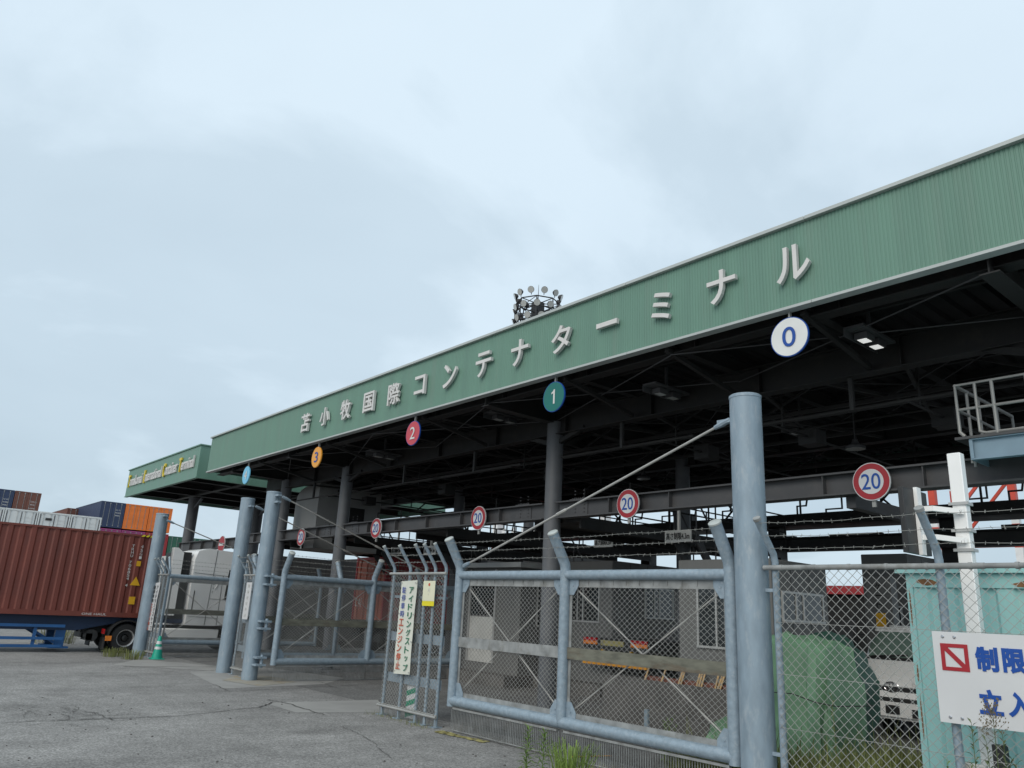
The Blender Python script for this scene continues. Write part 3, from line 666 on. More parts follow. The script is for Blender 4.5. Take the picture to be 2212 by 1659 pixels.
# inspection platform at the right
pf = thing('inspection_platform', 'raised inspection platform with blue beam and grey pipe railing at right', 'platform', (-4.2, 12.0, 4.4))
PX0, PZ = -4.10, 4.72
mb = MB(); ibeam(mb, (PX0 + .06, 11.9, PZ), (2, 11.9, PZ), .30, .12, .015); mb.box(PX0 + .05, PX0 + .07, 11.85, 12.75, PZ - .3, PZ); mb.box(PX0 + .06, PX0 + .10, 11.84, 11.843, PZ - .28, PZ - .02); mb.build('beam', 'bluebeam', pf)
mb = MB(); mb.box(PX0 - .12, 2, 11.82, 12.8, PZ + .002, PZ + .04); mb.build('deck', 'beam', pf)
mb = MB()
ZT = PZ + .82
a = [(PX0, 11.88, PZ + .05), (PX0 - .06, 11.88, PZ + .12), (PX0 - .06, 11.88, ZT), (2, 11.88, ZT)]
mb.tube(a, .026, 8); mb.tube([(PX0 - .06, 11.88, PZ + .45), (2, 11.88, PZ + .45)], .022, 8); mb.tube([(PX0 + .2, 11.88, ZT), (PX0 + .2, 11.88, PZ + .1), (PX0 + .28, 11.88, PZ + .07), (2, 11.88, PZ + .07)], .022, 8)
for x in (PX0 + .42, PX0 + .85, PX0 + 1.3): mb.tube([(x, 11.88, PZ), (x, 11.88, ZT)], .024, 8)
mb.tube([(PX0 - .06, 11.88, ZT), (PX0 - .06, 14.2, ZT)], .026, 8); mb.tube([(PX0 - .06, 11.88, PZ + .45), (PX0 - .06, 14.2, PZ + .45)], .022, 8)
for y in (12.3, 12.75, 13.5, 14.2): mb.tube([(PX0 - .06, y, PZ), (PX0 - .06, y, ZT)], .022, 8)
mb.tube([(PX0, 12.1, PZ), (PX0 - .02, 12.1, PZ - .3)], .02, 8); mb.tube([(PX0 - .05, 12.3, PZ), (PX0 - .05, 12.3, PZ - .32)], .02, 8)
mb.build('railing', 'rail', pf)
# suspended cabin
cb = thing('hanging_cabin', 'grey metal cabin hanging high behind the beam with a rounded corner', 'cabin', (-27.9, 14.5, 4))
pr = [(0, 0), (1.95, 0), (1.95, 2.42), (.75, 2.36), (.35, 2.26), (.1, 2.05), (0, 1.8)]
mb = MB(); mb.prism(pr, (-28.95, 13.2, 3.3 + .65), (1, 0, 0), (0, 0, 1), (0, 1, 0), 2.7); mb.build('shell', 'cabin', cb)
mb = MB(); mb.box(-26.999, -26.985, 14.3, 15.2, 4.6, 5.6); mb.build('hatch', 'darksteel', cb)
for x in (-28.6, -27.3):
    mb = MB(); mb.box(x, x + .2, 13.5, 15.5, 6.25, 6.6); mb.build('hanger', 'darksteel', cb)

# ------------------------------------------------------------------ booths on the islands
def booth(label, x0, x1, y0, y1, z0, z1, wins=(), slab=True, m='booth', name='gate_booth'):
    t = thing(name, label, 'booth', ((x0 + x1) / 2, (y0 + y1) / 2, 0), 'gate booths on the lane islands')
    mb = MB(); mb.cbox(x0, x1, y0, y1, z0, z1, .02)
    n = int((y1 - y0) / .9)
    wl = mb.build('wall', m, t)
    mb = MB()
    for i in range(1, n + 1): y = y0 + (y1 - y0) * i / (n + 1); mb.box(x1, x1 + .004, y - .006, y + .006, z0, z1 - .05)
    mb.build('panel_joint', 'darksteel', t)
    if slab: mb = MB(); mb.box(x0 - .25, x1 + .25, y0 - .25, y1 + .25, z1, z1 + .14); mb.build('roof', 'roofslab', t)
    if z0 > .2: mb = MB(); mb.box(x0 - .3, x1 + .15, y0 - .6, y1 + .3, 0, z0); mb.build('island', 'concrete', t)
    for (face, a, b, c, d) in wins:
        if face == 'x': f = lambda p, q, r, s, o, th: (x1 + o, x1 + o + th, p, q, r, s)
        else: f = lambda p, q, r, s, o, th: (p, q, y0 - o - th, y0 - o, r, s)
        mb = MB(); mb.box(*f(a, b, c, d, .0, .012)); wd = mb.build('window', 'glassdark', t)
        mb = MB(); e_ = .04
        mb.box(*f(a - e_, b + e_, d, d + e_, 0, .03)); mb.box(*f(a - e_, b + e_, c - e_, c, 0, .05)); mb.box(*f(a - e_, a, c, d, 0, .03)); mb.box(*f(b, b + e_, c, d, 0, .03))
        k = (a + b) / 2; mb.box(*f(k - .02, k + .02, c, d, .012, .02)); mb.box(*f(a + (b - a) * .3, a + (b - a) * .33, c, d, .012, .02)); mb.build('frame', 'alu', wd)
    return t
booth('grey booth with a sliding window just right of the tall gate post', -10.1, -8.0, 13.0, 15.0, .3, 3.22, (('x', 13.35, 14.75, 2.15, 2.62), ('y', -9.6, -8.3, 1.6, 2.9)), False)
booth('dark grey booth with a framed window seen through the right half of the closed gate', -17.2, -15.0, 16.4, 19.4, .3, 3.55, (('x', 17.8, 19.0, 2.08, 2.86), ('y', -16.7, -15.5, 1.9, 2.9)), False)
t = booth('small office booth with a thick flat roof slab behind the closed gate', -20.3, -17.6, 15.3, 19.0, .3, 3.3, (('x', 16.0, 17.2, 1.7, 2.9),), True)
mb = MB(); mb.box(-19.9, -18.75, 15.27, 15.298, .55, 1.85); mb.build('white_panel', 'boothlight', t)
mb = MB(); mb.box(-19.9, -18.75, 15.28, 15.298, 1.9, 3.15); wd = mb.build('window', 'glassdark', t)
mb = MB(); mb.box(-19.98, -19.91, 15.25, 15.298, .55, 3.25); mb.box(-18.74, -18.66, 15.25, 15.298, .55, 3.25); mb.build('frame', 'alu', wd)
booth('grey booth deep inside behind the white truck with a dark doorway', -9.7, -8.55, 20.0, 24.2, .3, 3.9, (('y', -9.4, -8.8, .5, 2.6),), False)
booth('long grey ribbed booth behind the white tractor cab', -38.0, -35.0, 14.4, 20.6, .3, 4.0, (), False)
booth('small white booth between the left gate post and the tractor', -43.0, -40.6, 12.6, 14.0, .3, 3.9, (), False, 'boothlight')
t = thing('pipe_post', 'white pipe post beside the booth window behind the closed gate', 'pipe post', (-11.9, 15.8, 0))
mb = MB(); mb.tube([(-11.95, 15.85, 2.1), (-11.95, 15.85, 3.3)], .1, 14); mb.build('pipe', 'boothlight', t)
mb = MB(); mb.box(-11.84, -11.5, 15.83, 15.86, 2.5, 3.1); mb.build('blue_plate', 'blue', t)
mb = MB(); mb.box(-11.84, -11.6, 15.83, 15.86, 1.9, 2.45); mb.build('red_plate', 'signred', t)
t = thing('arrow_board', 'grey board with two small yellow arrows behind the closed gate', 'notice board', (-11.0, 15.6, 0))
mb = MB(); mb.box(-11.4, -10.5, 15.7, 15.74, 1.0, 3.0); mb.box(-11.0, -10.92, 15.74, 15.8, 0, 1.2); mb.build('board', 'darksteel', t)
for z in (2.75, 2.45):
    mb = MB(); mb.prism([(0, -.03), (.14, -.03), (.14, -.09), (.26, 0), (.14, .09), (.14, .03), (0, .03)], (-11.3, 15.695, z), (1, 0, 0), (0, 0, 1), (0, -1, 0), .008); mb.build('arrow', 'yellow', t)
# yellow board column right
c = at(1903, 1340, 18.0)
t = thing('pillar_sign', 'grey sign pillar with a yellow square behind the right fence', 'sign pillar', (c.x, 18.0, 0))
mb = MB(); mb.box(c.x - .28, c.x + .28, 18.0, 18.3, 0, 3.2); mb.build('pillar', 'booth', t)
mb = MB(); mb.box(c.x - .1, c.x + .12, 17.985, 17.998, 2.1, 2.42); mb.build('yellow_square', 'yellow', t)
mb = MB()
for i, ch in enumerate('ゲート'): text(mb, ch, (c.x, 17.99, 3.0 - i * .2), (1, 0, 0), (0, 0, 1), height=.03 if ch == 'ー' else .15, width=.14, depth=.006)
mb.build('lettering', 'ink', t, smooth=False)

# ------------------------------------------------------------------ containers
def container(label, loc, W, Lc, Hc, m, rz=0.0, doors=True, marks=None, group=None, bars='galvdull', waves=None, doorm=None, reefer=False):
    t = thing('shipping_container', label, 'container', loc, group, rz, local=True)
    mb = MB(); e = .10
    for x in (0, W - e):
        for y in (0, Lc - e): mb.box(x, x + e, y, y + e, 0, Hc)
        mb.box(x, x + e, e, Lc - e, Hc - .07, Hc); mb.box(x, x + e, e, Lc - e, 0, .16)
    for y in (0, Lc - e): mb.box(e, W - e, y, y + e, Hc - .12, Hc); mb.box(e, W - e, y, y + e, 0, .14)
    mb.box(e, W - e, e, Lc - e, Hc - .05, Hc - .02); mb.box(e, W - e, e, Lc - e, .1, .14)
    fr = mb.build('frame', m, t, world=False)
    # corrugated sides
    n = waves or max(6, int(Lc / .28)); p = (Lc - 2 * e) / n
    mb = MB()
    for side in (0, 1):
        pf_ = []
        for i in range(n):
            y = e + i * p; pf_ += [(y, 0.012), (y + p * .36, 0.012), (y + p * .5, .05), (y + p * .86, .05)]
        pf_.append((Lc - e, .012)); b = len(mb.v)
        for y, d in pf_:
            x = d if side == 0 else W - d; mb.v += [(x, y, .16), (x, y, Hc - .07)]
        for i in range(len(pf_) - 1):
            a = b + 2 * i; q = (a, a + 2, a + 3, a + 1); mb.f.append(q if side else tuple(reversed(q)))
    mb.box(e, W - e, Lc - .06, Lc - .03, .14, Hc - .12)
    mb.build('side_wall', m, t, smooth=False, world=False)
    if doors:
        for k in (0, 1):
            x0 = e + .01 + k * (W - 2 * e) / 2; x1 = x0 + (W - 2 * e) / 2 - .02
            mb = MB(); mb.box(x0, x1, .03, .07, .15, Hc - .13)
            if not reefer:
                for z in (0.24, 0.42, 0.6, 0.78): mb.box(x0 + .05, x1 - .05, .022, .03, Hc * z, Hc * z + .09)
            d = mb.build('door', doorm or m, t, world=False)
            mb = MB()
            for q in (.25, .75):
                x = x0 + (x1 - x0) * q; mb.tube([(x, .0, .12), (x, .0, Hc - .1)], .02, 6)
                mb.box(x - .06, x + .06, -.02, .02, .16, .24); mb.box(x - .06, x + .06, -.02, .02, Hc - .22, Hc - .14)
            mb.build('locking_bar', bars, d, world=False)
    if marks:
        mb = MB()
        for (s, x, z, h, wd) in marks: text(mb, s, (x, .018, z), (1, 0, 0), (0, 0, 1), height=h, width=wd, depth=.004)
        mb.build('lettering', 'letter', t, smooth=False, world=False)
    return t
# the container on the trailer
tb = container('maroon corrugated container on the blue trailer behind the left gate post', (-32.84, -3.3, 1.18), 2.44, 12.19, 2.88, 'maroon', doors=False, waves=35)
mb = MB()
def side_text(mb, s, y, z0, dz, h, wd):
    for i, ch in enumerate(s):
        if ch != ' ': text(mb, ch, (2.447, y, z0 - i * dz), (0, 1, 0), (0, 0, 1), height=h, width=wd, depth=.004)
side_text(mb, 'TRHU 706854 4', 11.21, 2.46, .114, .095, .085)
side_text(mb, '45G1', 11.51, 2.46, .13, .10, .085)
text(mb, 'ONE HAUL', (2.443, 10.35, .08), (0, 1, 0), (0, 0, 1), height=.075, width=.78, depth=.004)
mb.build('lettering', 'letter', tb, smooth=False, world=False)
for y, z, s in ((11.49, 1.86, .09), (11.48, .58, .13)):
    mb = MB(); mb.box(2.441, 2.444, y - s * .8, y + s * .8, z - s, z + s); mb.build('sticker', 'yellow', tb, world=False)
mb = MB(); mb.prism([(-.17, -.14), (.17, -.14), (0, .17)], (2.441, 11.49, 1.24), (0, 1, 0), (0, 0, 1), (1, 0, 0), .003); mb.build('warning_triangle', 'yellow', tb, world=False)
mb = MB()
for i in range(5): mb.prism([(0, 0), (.09, 0), (.15, .07), (.06, .07)], (2.442, 11.42 + i * .15, 2.81), (0, 1, 0), (0, 0, 1), (1, 0, 0), .003)
mb.build('hazard_stripes', 'noticeyellow', tb, world=False)
# trailer
tr = thing('trailer_chassis', 'blue container trailer chassis with side guard rails and landing legs', 'trailer', (-31.6, 3, 0))
mb = MB()
for x in (-30.75, -32.4):
    mb.prism([(-3.2, .70), (6.6, .70), (8.0, 1.0), (11.0, 1.05), (11.0, 1.17), (-3.2, 1.17)], (x - .06, 0, 0), (0, 1, 0), (0, 0, 1), (1, 0, 0), .12)
for y in (-3, 0, 3, 6, 8.4): mb.box(-32.34, -30.81, y, y + .12, .86, 1.1)
mb.build('main_beam', 'trailernavy', tr)
for z in (.84, .44, .20):
    mb = MB(); mb.box(-30.5, -30.44, -2.5, 6.25, z - .045, z + .045); mb.build('guard_rail', 'trailerblue', tr)
for y in (-1.5, 1.0, 3.4, 5.35):
    mb = MB(); mb.box(-30.57, -30.503, y, y + .1, .15, .86); mb.build('guard_post', 'trailerblue', tr)
for x in (-30.8, -32.2):
    mb = MB(); mb.box(x - .1, x + .1, 6.05, 6.35, .18, 1.0); mb.box(x - .18, x + .18, 5.9, 6.5, .12, .18); mb.bar((x, 6.05, .3), (x, 5.0, .9), .07); mb.build('landing_leg', 'trailerblue', tr)
def wheel(parent, c, r, wd, n=32):
    mb = MB(); h = wd / 2
    mb.lathe([(-h, r * .60), (-h, r * .90), (-h * .8, r * .985), (-h * .3, r), (h * .3, r), (h * .8, r * .985), (h, r * .90), (h, r * .60), (h * .6, r * .57)], c, 'X', n); wl = mb.build('wheel', 'black', parent)
    mb = MB(); mb.lathe([(h * .55, r * .57), (h * .95, r * .60), (h * .9, r * .53), (h * .3, r * .50), (h * .25, r * .30), (h * .6, r * .26), (h * .6, r * .2)], c, 'X', n)
    for i in range(10):
        a = 2 * math.pi * i / 10; p = Vector(c) + Vector((h * .3, math.cos(a) * r * .37, math.sin(a) * r * .37)); mb.tube([p, p + Vector((.04, 0, 0))], .018, 6)
    mb.build('rim', 'rim', wl)
    mb = MB(); mb.lathe([(h * .3, r * .24), (h * .72, r * .2), (h * .78, r * .1)], c, 'X', 16); mb.build('hub', 'blackpaint', wl)
for y in (-2.4, -1.1):
    wheel(tr, (-30.65, y, .48), .48, .36, 20); wheel(tr, (-32.55, y, .48), .48, .36, 20)
# tractor
tk = thing('tractor_truck', 'white tractor unit pulling the maroon container, seen behind the left gate leaves', 'truck', (-31.6, 10, 0))
wheel(tk, (-30.62, 8.18, .49), .49, .56); wheel(tk, (-32.6, 8.18, .49), .49, .56, 20)
wheel(tk, (-30.58, 12.3, .49), .49, .32, 24); wheel(tk, (-32.6, 12.3, .49), .49, .32, 20)
mb = MB(); mb.box(-31.35, -31.2, 6.9, 12.5, .62, .92); mb.box(-32.0, -31.85, 6.9, 12.5, .62, .92); mb.box(-32.3, -30.9, 6.95, 7.1, .45, .85); mb.box(-31.2, -30.5, 6.95, 7.15, .4, .62); mb.box(-31.9, -31.2, 7.5, 8.9, .92, 1.14); mb.tube([(-30.85, 7.12, .55), (-30.5, 7.12, .55)], .2, 14); mb.build('chassis', 'blackpaint', tk)
mb = MB()
for x0, x1 in ((-30.92, -30.30), (-32.9, -32.3)):
    R1, R2 = .56, .60; pl = [(math.cos(a) * R2, math.sin(a) * R2) for a in np.linspace(rad(-8), rad(196), 18)] + [(math.cos(a) * R1, math.sin(a) * R1) for a in np.linspace(rad(196), rad(-8), 18)]
    mb.prism(pl, (x0, 8.18, .50), (0, 1, 0), (0, 0, 1), (1, 0, 0), x1 - x0)
    mb.box(x0, x1, 7.50, 7.53, .12, .5)
mb.build('mudguard', 'black', tk)
mb = MB(); mb.box(-30.62, -30.36, 7.44, 7.49, .62, .78); mb.build('tail_light', 'tail', tk)
mb = MB(); mb.box(-30.34, -30.29, 7.52, 7.72, .40, .56); mb.build('reflector', 'amber', tk)
cabp = [(0, .98), (0, 3.35), (.10, 3.66), (.5, 3.78), (1.5, 3.72), (2.05, 3.45), (2.35, 2.55), (2.42, 1.9), (2.45, .55), (2.30, .45), (2.12, .55), (1.95, .98), (1.55, 1.04), (1.1, .98)]
mb = MB(); mb.prism(cabp, (-32.8, 10.15, 0), (0, 1, 0), (0, 0, 1), (1, 0, 0), 2.42); mb.build('cab', 'white', tk)
mb = MB()
for (a, b) in (((10.85, 1.0), (10.95, 3.74)), ((10.2, 2.86), (12.1, 2.78)), ((10.9, 1.95), (12.4, 1.9)), ((11.3, 1.0), (11.3, 2.8)), ((10.2, 1.3), (11.3, 1.25))): mb.bar((-30.378, a[0], a[1]), (-30.378, b[0], b[1]), .018, .012)
mb.build('panel_seam', 'beam', tk)
mb = MB(); mb.prism([(11.45, 1.95), (12.35, 1.9), (12.28, 2.5), (11.95, 3.0), (11.5, 3.05)], (-30.379, 0, 0), (0, 1, 0), (0, 0, 1), (1, 0, 0), .008); mb.build('side_window', 'glassdark', tk)
mb = MB()
for k in range(5): mb.lathe([(0, .02), (.012, .02)], (-30.378, 10.98, 2.2 + k * .14), 'X', 8)
mb.build('marker_row', 'blackpaint', tk)
mb = MB(); mb.tube([(-30.372, 11.05, 2.3), (-30.36, 11.2, 2.62), (-30.36, 11.4, 2.68), (-30.36, 12.0, 2.7)], .018, 6); mb.build('trim_line', 'greysign', tk)
mb = MB(); mb.prism([(9.35, 1.3), (9.72, 1.3), (9.72, 3.55), (9.5, 3.72), (9.35, 3.72)], (-30.72, 0, 0), (0, 1, 0), (0, 0, 1), (1, 0, 0), .3); mb.build('side_deflector', 'white', tk)
mb = MB(); mb.box(-32.6, -30.75, 9.75, 10.12, 1.0, 3.6); mb.build('air_intake', 'blackpaint', tk)
mb = MB(); mb.prism([(11.45, .36), (11.45, .62), (11.7, .66), (11.85, .95), (12.15, 1.12), (12.45, 1.12), (12.7, .9), (12.7, .36)], (-30.372, 0, 0), (0, 1, 0), (0, 0, 1), (1, 0, 0), .03); mb.build('wheel_arch', 'blackpaint', tk)
mb = MB(); mb.cbox(-30.8, -30.38, 8.9, 11.44, .35, .85, .03); mb.build('side_skirt', 'white', tk)
mb = MB(); mb.box(-30.9, -30.36, 11.76, 12.0, .3, .8); mb.tube([(-30.36, 10.3, 2.2), (-30.2, 10.25, 2.2), (-30.2, 10.25, 1.5), (-30.36, 10.3, 1.5)], .02, 8); mb.build('step', 'blackpaint', tk)
# stack of containers far left (doors face +X)
ST = 'stacked containers in the yard at far left'
RZ = math.pi / 2
def stackbox(px, py, dpt_y0, W, H, m, lab, marks=None, Lc=12.19, bars='galvdull', X=None, doorm=None, waves=30, reefer=False):
    """near bottom-left corner of the door end given as world (X, y0, z0)"""
    x, y0, z0 = px, py, dpt_y0
    return container(lab, (x, y0, z0), W, Lc, H, m, RZ, True, marks, ST, bars, waves, doorm, reefer)
DK = [('HMM', .75, 2.3, .22, .7), ('22 G1', 1.8, 1.9, .12, .5), ('30480', 1.8, 1.6, .12, .6), ('3880', 1.8, 1.3, .12, .5)]
D = [((-92.5, 20.07, 8.62), 'navy', 'navy blue container with its long side showing, left of the two orange ones'),
     ((-92.5, 22.58, 8.62), 'orange', 'orange container beside the navy one'), ((-92.5, 25.09, 8.62), 'orange', 'orange container at the right end of the upper row, behind the left gate post'),
     ((-92.5, 20.1, 5.75), 'magenta', 'magenta container under the navy container'), ((-92.5, 22.6, 5.75), 'magenta', 'magenta container directly under the left orange container'), ((-92.5, 25.1, 5.75), 'red', 'red container under the right orange one, beside the gate post'),
     ((-92.5, 27.62, 5.6), 'greenbox', 'dark green container between the left gate post and the canopy column'), ((-92.5, 30.13, 5.6), 'greenbox', 'dark green container right beside the canopy column')]
for (x, y, z), m, lab in D:
    stackbox(x, y, z, 2.44, 2.72, m, lab, DK[1:] if m in ('navy', 'red', 'greenbox') else None)
WL = ['leftmost white container at the picture edge', 'white container left of the one under the maroon box', 'white container second along the pale row', 'white container in the middle of the pale row', 'white container with a dark plate near the end of the pale row', 'white container at the right end of the pale row beside the navy box']
for i in range(6):
    c_ = stackbox(-77.5, 2.15 + i * 2.5, 5.43, 2.44, 2.9, 'reefer', WL[i], [('TRIU 8', 1.75, 2.25, .12, .6), ('45R1', 1.75, 1.95, .12, .4)], bars='alu', reefer=True)
    mb = MB()
    for x in (.12, 1.2, 2.26): mb.box(x, x + .06, -.012, .001, .3, 2.7)
    mb.build('door_gasket', 'beam', c_, world=False)
    if i == 4: mb = MB(); mb.box(.55, 1.05, -.03, -.013, 2.2, 2.4); mb.build('dark_plate', 'ink', c_, world=False)
stackbox(-97.0, 7.58, 8.9, 2.44, 2.9, 'navy', 'dark navy container on top at the far left edge', DK)
stackbox(-97.0, 10.09, 8.9, 2.44, 2.9, 'navy', 'dark navy container on top with white lettering, left of the maroon one', DK)
stackbox(-97.0, 12.6, 8.9, 2.44, 2.9, 'brownbox', 'maroon container on top of the pale row at left', [('TCNU 2', 1.8, 1.9, .14, .7), ('45G1', 1.8, 1.6, .14, .5), ('32500', 1.8, 1.2, .12, .6)])
stackbox(-103.0, 18.9, 8.4, 2.44, 2.72, 'brownbox', 'brown container end behind the navy box', None)
mb = MB(); mb.box(-130, -77.7, -6, 17.2, 0.0, 5.40); tag(mb.build('storage_shed', 'booth'), 'low grey shed under the row of white containers, hidden by the trailer', 'shed')
mb = MB(); mb.box(-130, -92.7, 17.6, 33, 0.0, 5.55); tag(mb.build('storage_shed', 'booth'), 'low grey shed under the orange and magenta containers', 'shed')
mb = MB(); mb.box(-96, -46, 42, 52, 0, 6.6); tt = mb.build('terminal_building', 'darksteel'); tag(tt, 'long dark terminal building far behind the lanes, seen under the canopy', 'building')
mb = MB()
for k in range(12): mb.box(-94 + k * 4, -91.6 + k * 4, 41.96, 41.999, 3.6, 5.2)
mb.build('window_band', 'glassdark', tt)
# container inside the lanes and red one far behind
ic = container('faded red container on a trailer inside the lanes with its doors facing out', (-30.4, 17.0, 1.15), 2.44, 12.19, 2.8, 'red', 0, True, [('CAI', .42, .95, .35, .5)], None, 'salmon', None, 'salmon')
mb = MB(); text(mb, 'CAI', (2.447, 3.2, 1.9), (0, 1, 0), (0, 0, 1), height=.9, width=2.2, depth=.004, bold=.03); mb.build('lettering', 'letter', ic, smooth=False, world=False)
it = thing('trailer_chassis', 'black trailer chassis carrying the faded red container inside', 'trailer', (-29.2, 20, 0))
mb = MB(); mb.box(-29.8, -29.6, 17, 29, .8, 1.14); mb.box(-28.8, -28.6, 17, 29, .8, 1.14); mb.box(-30.3, -28.1, 17.1, 17.25, .6, .9); mb.build('main_beam', 'blackpaint', it)
for y in (18.4, 19.7): wheel(it, (-28.3, y, .48), .48, .36, 18); wheel(it, (-30.1, y, .48), .48, .36, 18)
t = thing('yard_shed', 'dark yard shed with a red roof edge far behind between the booths at right', 'shed', (-17, 36, 0))
mb = MB(); mb.box(-20.0, -14.0, 33.2, 39, 0, 3.45); mb.build('wall', 'darksteel', t)
mb = MB(); mb.box(-20.2, -13.8, 33.0, 39.2, 3.45, 3.8); mb.build('roof_edge', 'red', t)
mb = MB(); mb.box(-19.2, -18.95, 33.0, 33.2, 0, 3.45); mb.build('post', 'red', t)
mb = MB(); mb.box(-18.3, -16.5, 33.15, 33.199, .3, 2.4); mb.build('door', 'blackpaint', t)
# flat trailer in lane 2 with reflector bumper
ft = thing('flat_trailer', 'black flat trailer with yellow and red rear reflectors seen through the closed gate', 'trailer', (-14.6, 18, 0))
mb = MB(); mb.box(-15.7, -13.4, 16.06, 24, 1.2, 1.5); mb.box(-15.2, -13.9, 16.3, 24, .7, 1.2); mb.build('bed', 'blackpaint', ft)
mb = MB(); mb.box(-15.7, -13.45, 16.0, 16.08, .80, .93); mb.build('bumper', 'laneorange', ft)
for a, b in ((-15.7, -15.2), (-14.0, -13.45)):
    mb = MB(); mb.box(a, b, 16.02, 16.055, 1.40, 1.48); mb.build('tail_light', 'tail', ft)
    mb = MB(); mb.box(a, b, 16.02, 16.055, 1.31, 1.395); mb.build('reflector', 'amber', ft)
mb = MB(); mb.box(-15.05, -14.25, 16.02, 16.055, 1.30, 1.43); mb.build('rear_plate', 'roadyellow', ft)
mb = MB(); mb.box(-14.9, -14.35, 16.03, 16.055, 1.0, 1.18); nb = mb.build('number_plate', 'blackpaint', ft)
mb = MB(); text(mb, '12-24', (-14.62, 16.024, 1.09), (1, 0, 0), (0, 0, 1), height=.11, width=.42, depth=.004); mb.build('lettering', 'letter', nb, smooth=False)
for y in (18.0, 19.3): wheel(ft, (-13.6, y, .48), .48, .36, 18); wheel(ft, (-15.5, y, .48), .48, .36, 18)
for s in (-15.1, -14.1):
    mb = MB(); mb.box(s, s + .08, 16.085, 16.16, .8, 1.25); mb.build('bumper_stay', 'yellow', ft)
# concrete barrier with wooden stakes
mb = MB(); mb.prism([(0, 0), (3.4, 0), (3.4, .86), (.05, .86), (0, .8)], (-11.9, 12.75, 0), (1, 0, 0), (0, 0, 1), (0, 1, 0), .5); mb.box(-8.48, -6.9, 12.8, 13.2, 0, .80)
ob = mb.build('concrete_barrier', 'concrete'); tag(ob, 'low grey concrete barrier with leaning wooden stakes behind the closed gate', 'barrier')
mb = MB(); mb.box(-10.9, -8.5, 12.9, 12.98, .862, .94); tag(mb.build('steel_angle', 'brownbox'), 'dark red steel angle lying on the concrete barrier', 'steel angle')
SL = ['leftmost single wooden stake leaning on the concrete barrier', 'second wooden stake from the left on the concrete barrier', 'pair of wooden stakes third from the left on the barrier', 'bundle of wooden stakes fourth from the left on the barrier', 'bundle of wooden stakes fifth from the left on the barrier', 'rightmost wooden stake bundle on the barrier, nearest the gate hinge post']
for i in range(6):
    x = -10.85 + i * .42; mb = MB()
    for k in range((1, 1, 2, 3, 3, 2)[i]): mb.bar((x + k * .055, 12.86, .862), (x + .09 + k * .055 + random.uniform(-.02, .02), 12.9, 1.14 + random.uniform(-.03, .05)), .045, .03)
    tag(mb.build('wooden_stake', 'wood'), SL[i], 'wooden stake', 'wooden stakes on the concrete barrier')

# ------------------------------------------------------------------ gate posts
def big_post(x, y, h, r, lab):
    t = thing('gate_post', lab, 'gate post', (x, y, 0), 'tall galvanised gate posts')
    mb = MB(); mb.tube([(x, y, -.2), (x, y, h)], r, 40); mb.build('pipe', 'galvpost', t)
    mb = MB(); mb.lathe([(0, r + .006), (.035, r + .006), (.045, r * .96)], (x, y, h - .012), 'Z', 40); mb.build('cap', 'galv', t)
    return t
P3 = big_post(-5.632, 8.72, 4.93, .205, 'thick tall gate post nearest the camera beside the right fence')
P2 = big_post(-20.72, 8.78, 4.88, .20, 'thick gate post in the middle left with hinge brackets, nearer of the close pair')
P1 = big_post(-22.85, 8.9, 4.88, .20, 'thick gate post behind and left of the hinged post, farther of the close pair')
P0 = big_post(-28.95, 8.3, 4.72, .21, 'thick gate post at left in front of the maroon container')
for t, x, y, s in ((P2, -20.72, 8.78, 1), (P1, -22.85, 8.9, 1), (P0, -28.95, 8.3, 1), (P3, -5.632, 8.72, -1)):
    mb = MB()
    for z in (4.62, 4.8) if t is P2 else (4.66,): mb.box(min(x + s * .15, x + s * .42), max(x + s * .15, x + s * .42), y - .05, y + .05, z - .03, z + .02)
    mb.build('cable_lug', 'galv', t)
mb = MB()
for za, zb_ in ((2.42, 2.64), (1.30, 1.48), (.40, .58)):
    mb = MB(); mb.box(-20.58, -20.28, 8.72, 9.0, za - .025, za + .025); mb.box(-20.58, -20.28, 8.72, 9.0, zb_ - .025, zb_ + .025); mb.tube([(-20.36, 8.9, za - .07), (-20.36, 8.9, zb_ + .07)], .04, 10); mb.build('hinge', 'galv', P2)
